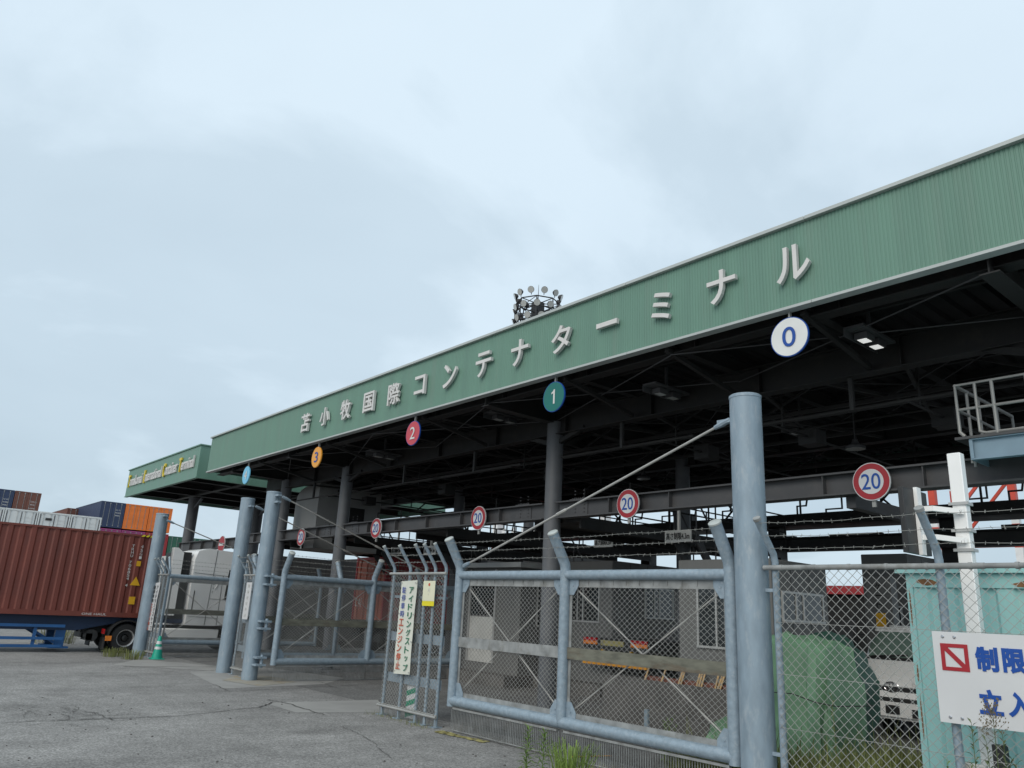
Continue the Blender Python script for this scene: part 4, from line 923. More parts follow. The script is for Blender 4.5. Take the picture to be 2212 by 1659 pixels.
# ------------------------------------------------------------------ gate leaves (local: u = x from hinge, -y is outside)
def make_leaf(loc, rz, lab, plank2=True, Lg=5.95, r0=.082):
    t = thing('gate_leaf', lab, 'gate leaf', loc, 'pipe framed chain link gate leaves', rz, local=True)
    H = 2.64; zb = .50; MID = 2.85
    B = lambda mb, n, m, p=t: mb.build(n, m, p, world=False)
    for i, u in enumerate((.085, MID, Lg - .085)):
        mb = MB(); z0 = zb if i == 1 else zb - .09
        mb.tube([(u, 0, z0), (u, 0, H + .08), (u, -.012, H + .16), (u, -.30, H + .62)], r0 if i == 0 else .082, 20); p = B(mb, 'post', 'galv')
        mb = MB(); d = Vector((0, -.288, .46)).normalized(); c = Vector((u, -.30, H + .62)); mb.tube([c - d * .01, c + d * .012, c + d * .025], [k * (r0 if i == 0 else .082) for k in (1.07, 1.07, .85)], 20); mb.build('cap', 'trim', p, world=False)
    for a, b in ((.16, MID - .075), (MID + .075, Lg - .16)):
        mb = MB(); mb.tube([(a - .06, 0, H), (b + .06, 0, H)], .072, 20); B(mb, 'top_rail', 'galv')
        mb = MB(); mb.tube([(a - .08, 0, zb), (b + .08, 0, zb)], .084, 20); B(mb, 'bottom_rail', 'galv')
        mb = MB()
        mb.box(a, b, .035, .042, H - .185, H - .06); mb.box(a, b, .035, .042, zb + .06, zb + .15)
        mb.box(a, a + .055, .035, .042, zb + .15, H - .185); mb.box(b - .055, b, .035, .042, zb + .15, H - .185)
        n = int((b - a) / .25)
        for i in range(n): x = a + .15 + i * .25; mb.box(x - .008, x + .008, .026, .035, H - .15, H - .13); mb.box(x - .006, x + .006, .022, .034, H - .13, H - .085)
        B(mb, 'panel_frame', 'galvdull')
        for (gx, sx) in ((a, 1), (b, -1)):
            for (gz, sz) in ((H - .06, -1), (zb + .06, 1)):
                mb = MB(); mb.prism([(0, 0), (.2, 0), (.2, .10), (.10, .24), (0, .24)], (gx, .028, gz), (sx, 0, 0), (0, 0, sz), (0, -1, 0), .008)
                mb.tube([(gx + sx * .09, .024, gz + sz * .1), (gx + sx * .09, .01, gz + sz * .1)], .014, 6)
                B(mb, 'gusset', 'galv')
        mb = MB(); chain(mb, (0, .055, 0), Vector((1, 0, 0)), a, b, zb + .08, H - .08, .098, .078, .0040); B(mb, 'chain_mesh', 'wire')
        mb = MB(); mb.tube([(a + .12, .07, zb + .2), (b - .12, .07, H - .22)], .011, 8); mb.tube([(a + .12, .085, H - .22), (b - .12, .085, zb + .2)], .011, 8); B(mb, 'brace_rod', 'cable')
        mb = MB(); mb.box(a - .02, b + .02, .005, .03, 1.40, 1.57)
        B(mb, 'mid_plate', 'plank' if (a > 1 and plank2) else 'galvdull' if plank2 else 'plank')
        mb = MB()
        mb.box(a, b, -.03, .03, zb - .13, zb - .10)
        x = a - .05
        while x < b + .05: mb.box(x - .0035, x + .0035, -.004, .004, .03, zb - .13); x += .042
        mb.box(a, b, -.008, .008, .03, .04)
        B(mb, 'skirt', 'galvdull')
    mb = MB()
    for q in (.25, .55, .85):
        y, z = -.012 - .288 * q, H + .16 + .46 * q
        barbed(mb, (.085, y - .085, z), (Lg - .085, y - .085, z), 0.0026 if rz == 0 else .0034)
    B(mb, 'barbed_wire', 'barb')
    return t
def free_end(loc, rz, z): return Vector((loc[0] + math.cos(rz) * 5.55, loc[1] + math.sin(rz) * 5.55, z))
G3 = make_leaf((-11.80, 8.70, 0), 0, 'closed gate leaf right of centre, between the short banner fence and the tall post')
G2 = make_leaf((-20.15, 9.05, 0), rad(90), 'open gate leaf hinged on the bracketed post, swung inward', False)
G1 = make_leaf((-22.45, 9.2, 0), rad(90), 'open gate leaf mostly hidden behind the inward swung one', False)
G0 = make_leaf((-28.3, 8.6, 0), rad(92), 'open gate leaf at far left in front of the white tractor', False, r0=.04)
G0.scale = (1, -1, 1)
for o in (G1,):                                            # this one opens the other way round: its bent tops lean left
    o.scale = (1, -1, 1)
    o['label'] = 'open gate leaf mostly hidden behind the inward swung one, its bent tops leaning left'
def cable(p, q, lab, r=.019):
    t = thing('stay_cable', lab, 'stay rod', p, 'stay rods from the gate post tops')
    p, q = Vector(p), Vector(q); d = (q - p).normalized()
    mb = MB(); mb.tube([p + d * .2, q - d * .15], r, 8); mb.build('rod', 'cable', t)
    mb = MB(); mb.tube([p, p + d * .12, p + d * .26], [.035, .045, .03], 8); mb.build('end_fitting', 'galv', t)
    mb = MB(); mb.tube([q, q - d * .1, q - d * .2], [.04, .04, .025], 8); mb.build('end_fitting', 'galv', t)
    mb = MB(); k = p.lerp(q, .56); mb.tube([k - d * .12, k - d * .1, k + d * .1, k + d * .12], [r, r * 1.6, r * 1.6, r], 8); mb.build('turnbuckle', 'cable', t)
cable((-5.86, 8.70, 4.67), (-11.62, 8.70, 2.80), 'long steel stay rod from the tallest near post down to the closed gate')
cable((-20.3, 8.85, 4.76), (-20.15, 14.4, 2.80), 'steel stay rod from the bracketed post to the inward swung gate')
cable((-22.45, 9.0, 4.66), (-22.45, 14.6, 2.80), 'steel stay rod from the rear post of the close pair')
cable((-28.5, 8.35, 4.5), (-28.45, 13.9, 2.80), 'steel stay rod from the left post in front of the container')
# ------------------------------------------------------------------ short fences
def short_fence(lab, x0, x1, y, posts, z1=2.67, z0=.17, r=.032, bend=.30):
    t = thing('short_fence', lab, 'fence', ((x0 + x1) / 2, y, 0))
    for px in posts:
        mb = MB(); mb.tube([(px, y, 0), (px, y, z1 + .08), (px, y - .02, z1 + .14), (px, y - bend, z1 + .52)], r, 14)
        mb.box(px - .09, px + .09, y - .09, y + .09, .002, .014); p = mb.build('post', 'galv', t)
        mb = MB(); mb.tube([(px, y - bend + .005, z1 + .51), (px, y - bend - .01, z1 + .535)], r * 1.12, 14); mb.build('cap', 'trim', p)
    mb = MB(); mb.tube([(x0 - .04, y - .035, z1), (x1 + .03, y - .035, z1)], .027, 12); mb.build('top_rail', 'wire', t)
    mb = MB(); mb.tube([(x0 - .06, y - .05, z0), (x1 + .03, y - .05, z0)], .024, 12); mb.tube([(x0 - .06, y - .02, z0 + .03), (x1, y - .02, z0 + .03)], .014, 8); mb.build('bottom_rail', 'wire', t)
    mb = MB(); chain(mb, (0, y - .035, 0), Vector((1, 0, 0)), x0, x1, z0, z1, .10, .08, .0046); mb.build('chain_mesh', 'wire', t)
    mb = MB(); x = x0
    while x < x1: mb.box(x - .004, x + .004, y - .03, y - .022, .02, z0); x += .045
    mb.build('skirt', 'galvdull', t)
    mb = MB()
    for z in (.62, 1.38, 2.2):
        mb.box(x0, x1, y + .035, y + .045, z, z + .17 if z < 2 else z + .05)
    mb.build('cross_plate', 'galv', t)
    mb = MB()
    for q in (.2, .55, .9): barbed(mb, (posts[0], y - bend * q - .035, z1 + .14 + .38 * q), (posts[-1], y - bend * q - .035, z1 + .14 + .38 * q), .0036, .01)
    mb.build('barbed_wire', 'barb', t)
    return t
short_fence('short chain link fence with the idling stop banner, left of the closed gate', -14.02, -12.12, 8.70, (-13.96, -13.37, -12.81, -12.5, -12.15))
short_fence('short chain link fence between the close pair of thick posts', -22.3, -21.0, 8.95, (-22.3, -21.6, -21.1))
short_fence('short chain link fence at the left post with a white banner', -28.9, -27.75, 8.5, (-28.85, -28.55, -28.2, -27.8))
def vtext(mb, s, x, y, z0, dz, h, wd, bold=.01, d=.004):
    for i, ch in enumerate(s):
        if ch == ' ': continue
        text(mb, ch, (x, y, z0 - i * dz), (1, 0, 0), (0, 0, 1), height=h if ch not in 'ッ' else h * .75, width=wd if ch not in 'ッ' else wd * .7, depth=d, bold=bold)
# the big banner
bn = thing('banner', 'cream vertical banner with green, blue and red Japanese lettering on the short fence', 'banner', (-13.24, 8.6, .8))
def wavy(mb, x0, x1, y, z0, z1, lean=0.0, n=16):
    b = len(mb.v)
    for i in range(n + 1):
        z = z1 + (z0 - z1) * i / n; k = math.sin(i * .9) * .004
        for j in range(5): x = x0 + (x1 - x0) * j / 4; mb.v.append((x + lean * i / n, y + k + .004 * math.sin(j * 1.7 + i * .5), z + .012 * (j - 2) / 2))
    for i in range(n):
        for j in range(4): a = b + i * 5 + j; mb.f.append((a, a + 5, a + 6, a + 1))
    m = len(mb.v) - b; mb.v += [(x, y_ + .006, z) for x, y_, z in mb.v[b:b + m]]
    for i in range(n):
        for j in range(4): a = b + m + i * 5 + j; mb.f.append((a, a + 1, a + 6, a + 5))
mb = MB(); wavy(mb, -13.53, -12.97, 8.612, .80, 2.53, -.02); mb.build('cloth', 'banner', bn)
mb = MB(); vtext(mb, 'アイドリングストップ', -13.13, 8.598, 2.35, .158, .125, .15, .012); mb.build('green_lettering', 'bangreen', bn, smooth=False)
mb = MB(); vtext(mb, '駐停車時', -13.39, 8.598, 2.35, .15, .125, .13, .004); mb.build('blue_lettering', 'banblue', bn, smooth=False)
mb = MB(); vtext(mb, 'エンジン停止', -13.40, 8.598, 1.74, .158, .135, .15, .012); mb.build('red_lettering', 'banred', bn, smooth=False)
mb = MB()
for x in (-13.5, -13.0):
    for z in (2.49, 1.9, 1.4, .85): mb.tube([(x, 8.60, z), (x, 8.59, z)], .012, 8)
mb.build('eyelet', 'alu', bn)
nt_ = thing('notice_card', 'small pale yellow notice card with a bright yellow lower band', 'notice', (-12.54, 8.6, 2.1))
mb = MB(); mb.box(-12.73, -12.34, 8.60, 8.606, 2.16, 2.53); mb.build('card', 'noticecream', nt_)
mb = MB(); mb.box(-12.73, -12.34, 8.60, 8.606, 2.07, 2.158); mb.build('yellow_band', 'noticeyellow', nt_)
mb = MB(); mb.lathe([(0, .03), (.003, .03)], (-12.53, 8.596, 2.46), 'Y', 12); mb.build('emblem', 'banred', nt_)
mb = MB(); text(mb, '月', (-12.53, 8.598, 2.36), (1, 0, 0), (0, 0, 1), height=.07, depth=.003); mb.build('lettering', 'greysign', nt_, smooth=False); mb = MB(); text(mb, 'へ', (-12.53, 8.598, 2.28), (1, 0, 0), (0, 0, 1), height=.03, depth=.003); mb.build('lettering', 'greysign', nt_, smooth=False)
sb = thing('striped_board', 'narrow green and white striped board at the foot of the banner fence', 'striped board', (-13.1, 8.78, 0))
mb = MB(); mb.box(-13.27, -12.98, 8.78, 8.79, .03, .70); mb.build('board', 'whitesign', sb)
mb = MB()
for k in range(4):
    z = .03 + k * .19; mb.prism([(0, 0), (.29, .085), (.29, .175), (0, .09)], (-13.27, 8.779, z), (1, 0, 0), (0, 0, 1), (0, -1, 0), .004)
mb.build('green_stripe', 'stripegreen', sb)
b2 = thing('banner', 'narrow white vertical banner on the short fence at the left post', 'banner', (-28.9, 8.3, .8))
mb = MB(); wavy(mb, -28.84, -28.26, 8.41, .84, 2.40, -.08); mb.build('cloth', 'whitesign', b2)
mb = MB(); vtext(mb, 'アイドリングストップ', -28.43, 8.395, 2.24, .145, .12, .14); mb.build('dark_lettering', 'ink', b2, smooth=False)
mb = MB(); vtext(mb, '駐停車時', -28.70, 8.395, 2.24, .145, .12, .13); mb.build('dark_lettering', 'ink', b2, smooth=False)
mb = MB(); vtext(mb, 'エンジン停止', -28.72, 8.395, 1.64, .145, .12, .14); mb.build('red_lettering', 'banred', b2, smooth=False)
b3 = thing('name_plate', 'slim white vertical plate with dark lettering between the close pair of posts', 'name plate', (-21.76, 8.85, 1.48))
mb = MB(); mb.box(-21.95, -21.58, 8.86, 8.87, 1.48, 2.47); mb.build('plate', 'whitesign', b3)
mb = MB(); vtext(mb, '関係者以外立入禁止'[:6], -21.765, 8.855, 2.37, .155, .085, .12, .0); mb.build('lettering', 'greysign', b3, smooth=False)
# ------------------------------------------------------------------ cone
cn = gp(338, 1424); cn = Vector((cn.x, cn.y, 0))
t = thing('traffic_cone', 'green traffic cone with two white bands at the left gate', 'traffic cone', cn)
mb = MB(); mb.lathe([(.035, .17), (.06, .165), (.28, .125), (.7, .045), (.72, .03)], cn, 'Z', 24); mb.cbox(cn.x - .2, cn.x + .2, cn.y - .2, cn.y + .2, .004, .035, .02); mb.build('body', 'cone', t)
for z0, z1 in ((.31, .39), (.47, .56)):
    rr = lambda z: .125 - (z - .28) * .08 / .42 * 2.38 / 2.38 + .003
    mb = MB(); mb.lathe([(z0, .125 - (z0 - .28) * .19 + .003), (z1, .125 - (z1 - .28) * .19 + .003)], cn, 'Z', 24); mb.build('reflective_band', 'whitesign', t)
# ------------------------------------------------------------------ right fence
rf = thing('boundary_fence', 'tall chain link fence with barbed wire at right carrying the white sign', 'fence', (-3, 8.7, 0))
RX1 = 1.5
for px in (-5.30, -3.40, -1.50, .40):
    mb = MB(); mb.tube([(px, 8.72, 0), (px, 8.72, 2.78), (px, 8.69, 2.88), (px, 8.36, 3.27)], .042, 16); p = mb.build('post', 'galv', rf)
    mb = MB(); mb.tube([(px, 8.372, 3.255), (px, 8.35, 3.285)], .048, 16); mb.build('cap', 'galvdull', p)
mb = MB(); mb.tube([(-5.42, 8.66, 2.715), (-2.95, 8.66, 2.715)], .031, 14); mb.tube([(-3.0, 8.66, 2.715), (RX1, 8.66, 2.715)], .027, 14)
x = -5.2
while x < RX1: mb.tube([(x, 8.66, 2.715), (x + .035, 8.66, 2.715)], .035, 12); x += .42
mb.build('top_rail', 'galvdull', rf)
mb = MB(); chain(mb, (0, 8.665, 0), Vector((1, 0, 0)), -5.30, RX1, .02, 2.70, .107, .105, .0047); mb.build('chain_mesh', 'wire', rf)
mb = MB()
for z in (2.08, 1.50, .92, .30): mb.tube([(-5.3, 8.67, z), (RX1, 8.67, z - .01)], .003, 5)
mb.build('tension_wire', 'wire', rf)
mb = MB()
for q in (.15, .5, .87):
    y, z = 8.69 - .33 * q - .045, 2.88 + .39 * q
    barbed(mb, (-5.30, y, z), (-3.4, y, z), .0028, .015); barbed(mb, (-3.4, y, z), (-1.5, y, z), .0028, .015); barbed(mb, (-1.5, y, z), (RX1, y, z), .0028, .015)
mb.build('barbed_wire', 'barb', rf)
mb = MB()
for z in (2.45, .62): mb.box(-5.44, -5.33, 8.69, 8.72, z - .02, z + .02)
mb.build('bracket', 'galv', rf)
# sign on the fence
sg = thing('restricted_area_sign', 'large white sign with red crossed square and blue Japanese lettering on the right fence', 'sign', (-2.6, 8.6, 1.2))
SX, SXe = -3.495, -1.75
mb = MB(); mb.box(SX, SXe, 8.600, 8.612, 1.215, 2.068); mb.build('panel', 'whitesign', sg)
mb = MB()
q0, q1, zz0, zz1 = -3.425, -3.172, 1.70, 1.955; bw = .036
mb.box(q0, q1, 8.594, 8.599, zz1 - bw, zz1); mb.box(q0, q1, 8.594, 8.599, zz0, zz0 + bw); mb.box(q0, q0 + bw, 8.594, 8.599, zz0 + bw, zz1 - bw); mb.box(q1 - bw, q1, 8.594, 8.599, zz0 + bw, zz1 - bw)
mb.prism([(q0 + bw, zz1 - bw - .03), (q0 + bw, zz1 - bw), (q0 + bw + .03, zz1 - bw), (q1 - bw, zz0 + bw + .03), (q1 - bw, zz0 + bw), (q1 - bw - .03, zz0 + bw)], (0, 8.599, 0), (1, 0, 0), (0, 0, 1), (0, -1, 0), .005)
mb.build('red_crossed_square', 'signred', sg)
mb = MB()
for i, ch in enumerate('制限区域'): text(mb, ch, (-3.012 + i * .236, 8.596, 1.832), (1, 0, 0), (0, 0, 1), height=.225, width=.20, depth=.006, bold=.042, res=5)
for i, ch in enumerate('立入禁止'): text(mb, ch, (-3.02 + i * .245, 8.596, 1.445), (1, 0, 0), (0, 0, 1), height=.225, width=.205, depth=.006, bold=.042, res=5)
mb.build('lettering', 'blue', sg, smooth=False)
for x, z in ((-3.395, 2.02), (-3.285, 2.02), (-3.398, 1.268), (-3.291, 1.268)):
    mb = MB(); mb.lathe([(-.012, .010), (-.006, .016), (0, .016)], (x, 8.6, z), 'Y', 10); mb.build('bolt', 'chrome', sg)
# white pole with the sign back
wp = thing('square_pole', 'white square pole with two bracket arms behind the right fence', 'pole', (-3.28, 9.3, 0))
mb = MB(); mb.cbox(-3.39, -3.25, 9.2, 9.32, 0, 3.99, .008); mb.build('shaft', 'white', wp)
for z in (3.42, 3.13, 2.92):
    mb = MB(); mb.box(-3.42, -3.22, 9.18, 9.198, z - .012, z + .02); mb.box(-3.248, -3.232, 9.198, 9.36, z - .012, z + .02); mb.build('clamp', 'alu', wp)
for z in (3.33, 3.02):
    mb = MB(); mb.bar((-3.30, 9.16, z), (-3.52, 9.0, z + .03), .045, .055); mb.bar((-3.51, 9.006, z + .03), (-3.645, 9.0, z + .03), .045, .055); mb.bar((-3.30, 9.16, z), (-3.28, 9.18, z), .045, .055); mb.build('arm', 'white', wp)
mb = MB(); mb.box(-3.685, -3.645, 8.95, 9.05, 2.86, 3.60); mb.build('mounting_plate', 'white', wp)
sgb = thing('sign_board', 'dark flat board seen edge on, held by the white pole arms', 'sign board', (-3.7, 9, 3.2))
mb = MB(); mb.cbox(-3.75, -3.687, 8.70, 9.30, 2.87, 3.58, .01); mb.build('board', 'blackpaint', sgb)
# electrical box on pole foot
ebx = thing('junction_box', 'small grey metal box on the post under the white sign', 'junction box', (-3.3, 8.85, .6))
mb = MB(); mb.cbox(-3.42, -3.2, 8.78, 8.86, .55, .85, .01); mb.build('box_body', 'greysign', ebx)
mb = MB(); mb.box(-3.13, -3.02, 8.8, 8.9, .3, 1.05); mb.build('cover', 'blackpaint', ebx)
# teal storage container
tl = thing('storage_container', 'weathered teal storage container behind the right fence with rusty top edge', 'storage container', (-2, 11, 0))
TX0, TX1, TY, TZ = -4.22, 1.84, 9.8, 2.72
mb = MB(); mb.box(TX0, TX0 + .07, TY, TY + .09, 0, TZ); mb.box(TX0 + .07, TX1, TY, TY + .09, TZ - .16, TZ - .003); mb.box(TX0 - .1, TX1, TY - .06, TY + 2.5, TZ, TZ + .05); mb.box(TX0 + .07, TX1, TY, TY + .08, .02, .16); mb.build('frame', 'teal', tl)
mb = MB(); n = 20; p = (TX1 - TX0 - .07) / n; b = 0; pf_ = []
for i in range(n):
    x = TX0 + .07 + i * p; pf_ += [(x, TY + .02), (x + p * .5, TY + .02), (x + p * .62, TY + .055), (x + p * .88, TY + .055)]
pf_.append((TX1, TY + .02))
for x, y in pf_: mb.v += [(x, y, .16), (x, y, TZ - .16)]
for i in range(len(pf_) - 1): mb.f.append((2 * i, 2 * i + 2, 2 * i + 3, 2 * i + 1))
mb.build('front_wall', 'teal', tl, smooth=False)
mb = MB(); mb.box(TX0 + .005, TX0 + .04, TY + .09, TY + 2.4, .02, TZ - .003); mb.build('end_wall', 'teal', tl)
mb = MB()
def blot(x, z, w_, h_, y):
    pl = []
    for i in range(16):
        a = 2 * math.pi * i / 16; r_ = random.uniform(.65, 1.0); pl.append((w_ * r_ * math.cos(a), h_ * r_ * math.sin(a)))
    mb.prism(list(reversed(pl)), (x, y, z), (1, 0, 0), (0, 0, 1), (0, -1, 0), .002)
for x, z, w_, h_ in ((-3.98, 2.62, .13, .045), (-2.9, 2.60, .22, .04), (-2.6, 2.62, .1, .03), (-3.5, 2.60, .06, .02), (-4.2, 2.3, .01, .25), (-4.19, 1.6, .012, .12), (-4.19, 1.1, .01, .3)):
    mb = MB(); blot(x + (.01 if x < -4.1 else 0), z, w_, h_, TY - .0015); mb.build('rust_patch', 'rust' if h_ < .3 or x < -4.1 else 'teal', tl)
# tarpaulin heaps
def tarp(lab, m, sections, y0, y1, seed):
    rnd = random.Random(seed); mb = MB(); rows = []
    ny = 10; nx = 34
    for j in range(ny + 1):
        t_ = j / ny; y = y0 + (y1 - y0) * t_; row = []
        for i in range(nx + 1):
            s_ = i / nx; k = s_ * (len(sections) - 1); q = min(int(k), len(sections) - 2); f = k - q
            x = sections[q][0] * (1 - f) + sections[q + 1][0] * f; z = sections[q][1] * (1 - f) + sections[q + 1][1] * f
            if z > .3: z += rnd.uniform(-.015, .015)
            row.append((x + rnd.uniform(-.02, .02), y + .05 * math.sin(i * 1.3 + j), z * (1 - .06 * abs(t_ - .5)) + (.04 * math.sin(i * 2.1 + j * .8) if z > .5 else 0)))
        rows.append(row)
    # front skirt falling to the ground
    front = [[(x + .03 * math.sin(i * 1.9 + f * 3), y0 - .06 - .10 * (1 - f) - .13 * abs(math.sin(i * .72 + f * 1.1)) - .05 * math.sin(i * .55 + f * 4), z * f + .02) for i, (x, y, z) in enumerate(rows[0])] for f in (0.0, .2, .4, .6, .8, .94)]
    allr = front + rows; b = 0
    for r_ in allr: mb.v += r_
    w_ = nx + 1
    for j in range(len(allr) - 1):
        for i in range(nx): mb.f.append((j * w_ + i, j * w_ + i + 1, (j + 1) * w_ + i + 1, (j + 1) * w_ + i))
    tag(mb.build('tarpaulin_heap', m), lab, 'tarpaulin', 'green tarpaulin covered heaps')
tarp('light green tarpaulin covered heap just right of the tall gate post', 'tarp1', [(-8.3, .05), (-8.15, .42), (-7.6, .8), (-7.28, 1.3), (-7.15, 1.86), (-7.0, 1.93), (-6.4, 1.90), (-6.15, 1.80), (-6.02, 1.2), (-5.98, .75), (-6.2, .05)], 11.3, 12.2, 1)
tarp('dark green tarpaulin covered heap behind the light green one', 'tarp2', [(-7.2, .05), (-7.15, 1.8), (-7.0, 1.98), (-6.75, 1.92), (-6.5, 1.6), (-6.33, 1.2), (-6.42, .6), (-6.6, .05)], 12.5, 13.4, 2)
cr = thing('rope', 'thin black rope tied round the green tarpaulin heaps', 'rope', (-6.7, 11.1, 1))
mb = MB(); mb.tube([(-7.05, 11.02, .05), (-7.02, 11.0, .9), (-6.9, 11.0, 1.08), (-6.5, 10.98, 1.1), (-6.15, 11.0, 1.02), (-5.95, 11.2, .98), (-5.9, 12.2, .96), (-6.2, 12.35, 1.0)], .008, 6); mb.build('strand', 'blackpaint', cr)
# small white truck
dt = thing('light_truck', 'white small truck with green windscreen with painted-in reflection parked behind the right fence', 'truck', (-7.1, 17, 0))
DX0, DX1, DY = -8.05, -6.30, 16.3
def front_panel(mb, z0, z1, y0, y1, x0=DX0, x1=DX1, yb=None, r=.10):
    """panel bowed round the corners, from (z0,y0) to (z1,y1)"""
    pts = [(x0, .16), (x0 + .03, .06), (x0 + .12, .015), (x0 + .35, 0), (x1 - .35, 0), (x1 - .12, .015), (x1 - .03, .06), (x1, .16)]; b = len(mb.v)
    for z, y in ((z0, y0), (z1, y1)):
        for x, d in pts: mb.v.append((x, y + d, z))
    for i in range(7): mb.f.append((b + i, b + i + 1, b + 8 + i + 1, b + 8 + i))
mb = MB(); front_panel(mb, 1.12, 1.50, DY, DY + .05); front_panel(mb, .98, 1.12, DY - .02, DY); mb.box(DX0, DX0 + .04, DY + .16, DY + 1.4, .55, 1.5); mb.box(DX1 - .04, DX1, DY + .16, DY + 1.4, .55, 1.5)
mb.cbox(DX0 + .10, DX1 - .10, DY + .42, DY + 1.6, 2.03, 2.12, .06); mb.box(DX0 + .05, DX1 - .05, DY + 1.4, DY + 1.5, .6, 2.0)
cabd = mb.build('cab', 'white', dt)
mb = MB(); b = 0
for z, y, ins in ((1.50, DY + .05, .0), (1.78, DY + .20, .03), (2.03, DY + .40, .16)):
    for x, d in ((DX0 + ins, .16), (DX0 + ins + .08, .05), (DX0 + .45, 0), (DX1 - .45, 0), (DX1 - ins - .08, .05), (DX1 - ins, .16)): mb.v.append((x, y + d, z))
for j in range(2):
    for i in range(5): mb.f.append((j * 6 + i, j * 6 + i + 1, j * 6 + 7 + i, j * 6 + 6 + i))
mb.build('windscreen', 'windscreen', dt)
mb = MB(); front_panel(mb, 1.49, 1.545, DY + .035, DY + .06); mb.bar((DX0 + .2, DY + .03, 1.545), (DX0 + .9, DY + .06, 1.60), .025); mb.bar((DX0 + .95, DY + .03, 1.545), (DX1 - .2, DY + .06, 1.6), .025); mb.build('wiper', 'blackpaint', dt)
mb = MB(); front_panel(mb, .91, 1.0, DY - .028, DY - .026, DX0 + .02, DX1 - .02); front_panel(mb, .72, .80, DY - .07, DY - .06, DX0 + .1, DX1 - .4); mb.build('grille', 'blackpaint', dt)
mb = MB(); front_panel(mb, .45, .72, DY - .06, DY - .075); front_panel(mb, .80, .91, DY - .06, DY - .03); mb.box(DX0 + .02, DX1 - .02, DY, DY + .3, .40, .46); mb.build('bumper', 'white', dt)
mb = MB(); mb.box(DX0 + .45, DX0 + .72, DY - .082, DY - .076, .5, .66); mb.build('bumper_opening', 'blackpaint', dt); mb = MB(); mb.box(DX0 + .95, DX0 + 1.35, DY - .082, DY - .076, .47, .62); mb.build('bumper_opening', 'blackpaint', dt)
for x in (DX1 - .36, DX0 + .06):
    mb = MB(); mb.lathe([(-.03, .05), (-.01, .12), (.05, .13)], (x + .15, DY - .02, .79), 'Y', 16); mb.build('headlight', 'headlamp', dt)
ex = DX0 + .58
mb = MB(); mb.tube([(ex + .14 * math.cos(a), DY - .04, .99 + .09 * math.sin(a)) for a in np.linspace(0, 2 * math.pi, 25)[:-1]], .014, 6, closed=True); mb.bar((ex - .05, DY - .04, .93), (ex - .03, DY - .04, 1.05), .02); mb.bar((ex + .05, DY - .04, .93), (ex + .03, DY - .04, 1.05), .02); mb.bar((ex - .05, DY - .04, .99), (ex + .05, DY - .04, .99), .02); mb.build('emblem', 'chrome', dt)
mb = MB(); text(mb, 'DUTRO', (DX0 + 1.15, DY - .012, 1.06), (1, 0, 0), (0, 0, 1), height=.06, width=.36, depth=.006, bold=.01); mb.build('lettering', 'greysign', dt, smooth=False)
mb = MB(); mb.box(DX0 - .05, DX1 + .05, DY + 1.7, DY + 4.6, .8, 1.0); mb.box(DX0 - .05, DX1 + .05, DY + 1.66, DY + 1.7, .8, 2.1); mb.tube([(DX0 - .1, DY + 1.62, 2.14), (DX1 + .1, DY + 1.62, 2.14)], .025, 8); mb.build('cargo_bed', 'white', dt)
for x in (DX0 + .13, DX1 - .13): wheel(dt, (x, DY + .9, .36), .36, .2, 20); wheel(dt, (x, DY + 3.6, .36), .36, .2, 20)
for x, sx in ((DX0 - .02, -1), (DX1 + .02, 1)):
    mb = MB(); mb.tube([(x, DY + .3, 1.95), (x + sx * .16, DY + .1, 1.95), (x + sx * .16, DY + .1, 1.5), (x, DY + .25, 1.45)], .012, 6); mb.cbox(x + sx * .16 - .08, x + sx * .16 + .08, DY + .06, DY + .10, 1.58, 1.88, .01); mb.build('mirror', 'blackpaint', dt)
mb = MB(); mb.box(DX0 + .1, DX1 - .1, DY + .2, DY + 4.4, .38, .8); mb.build('chassis', 'blackpaint', dt)
p = at(712, 1340, 15.5)
t = thing('yellow_panel', 'orange yellow upright panel seen through the open gate leaf', 'panel', (p.x, 15.5, 0))
mb = MB(); mb.box(p.x - .22, p.x + .22, 15.5, 15.53, 1.0, 2.15); mb.build('face', 'laneorange', t)
mb = MB(); mb.tube([(p.x, 15.56, 0), (p.x, 15.56, 2.1)], .03, 8); mb.build('post', 'rail', t)
# bollard behind the gate
t = gp(1397, 1590); mb = MB(); mb.tube([(t.x, t.y, 0), (t.x, t.y, .45)], .05, 12); tag(mb.build('bollard', 'galv'), 'short galvanised pipe stub standing behind the closed gate', 'bollard')

# ------------------------------------------------------------------ floodlight mast
MX, MY = -52.2, 46.0; MD = -0.55
fm = thing('floodlight_mast', 'tall floodlight mast with a ring of round lamps rising behind the canopy', 'floodlight mast', (MX, MY, 0))
mb = MB(); mb.tube([(MX, MY, .56), (MX, MY, 31.5)], [.55, .3], 14); mb.build('mast', 'lampbody', fm)
mb = MB()
for z, R in ((31.3, 2.1), (30.3, 2.2), (29.1, 2.2), (28.2, 1.5)):
    mb.tube([(MX + R * math.cos(a), MY + R * math.sin(a), z) for a in np.linspace(0, 2 * math.pi, 9)[:-1]], .06, 6, closed=True)
    for k in range(8): a = k * math.pi / 4; mb.bar((MX, MY, z), (MX + R * math.cos(a), MY + R * math.sin(a), z), .07)
for k in range(8):
    a, b = k * math.pi / 4, (k + 1) * math.pi / 4
    for (z0, R0), (z1, R1) in (((28.2, 1.5), (29.1, 2.2)), ((29.1, 2.2), (30.3, 2.2)), ((30.3, 2.2), (31.3, 2.1))):
        mb.bar((MX + R0 * math.cos(a), MY + R0 * math.sin(a), z0), (MX + R1 * math.cos(a), MY + R1 * math.sin(a), z1), .08)
        mb.bar((MX + R0 * math.cos(a), MY + R0 * math.sin(a), z0), (MX + R1 * math.cos(b), MY + R1 * math.sin(b), z1), .05)
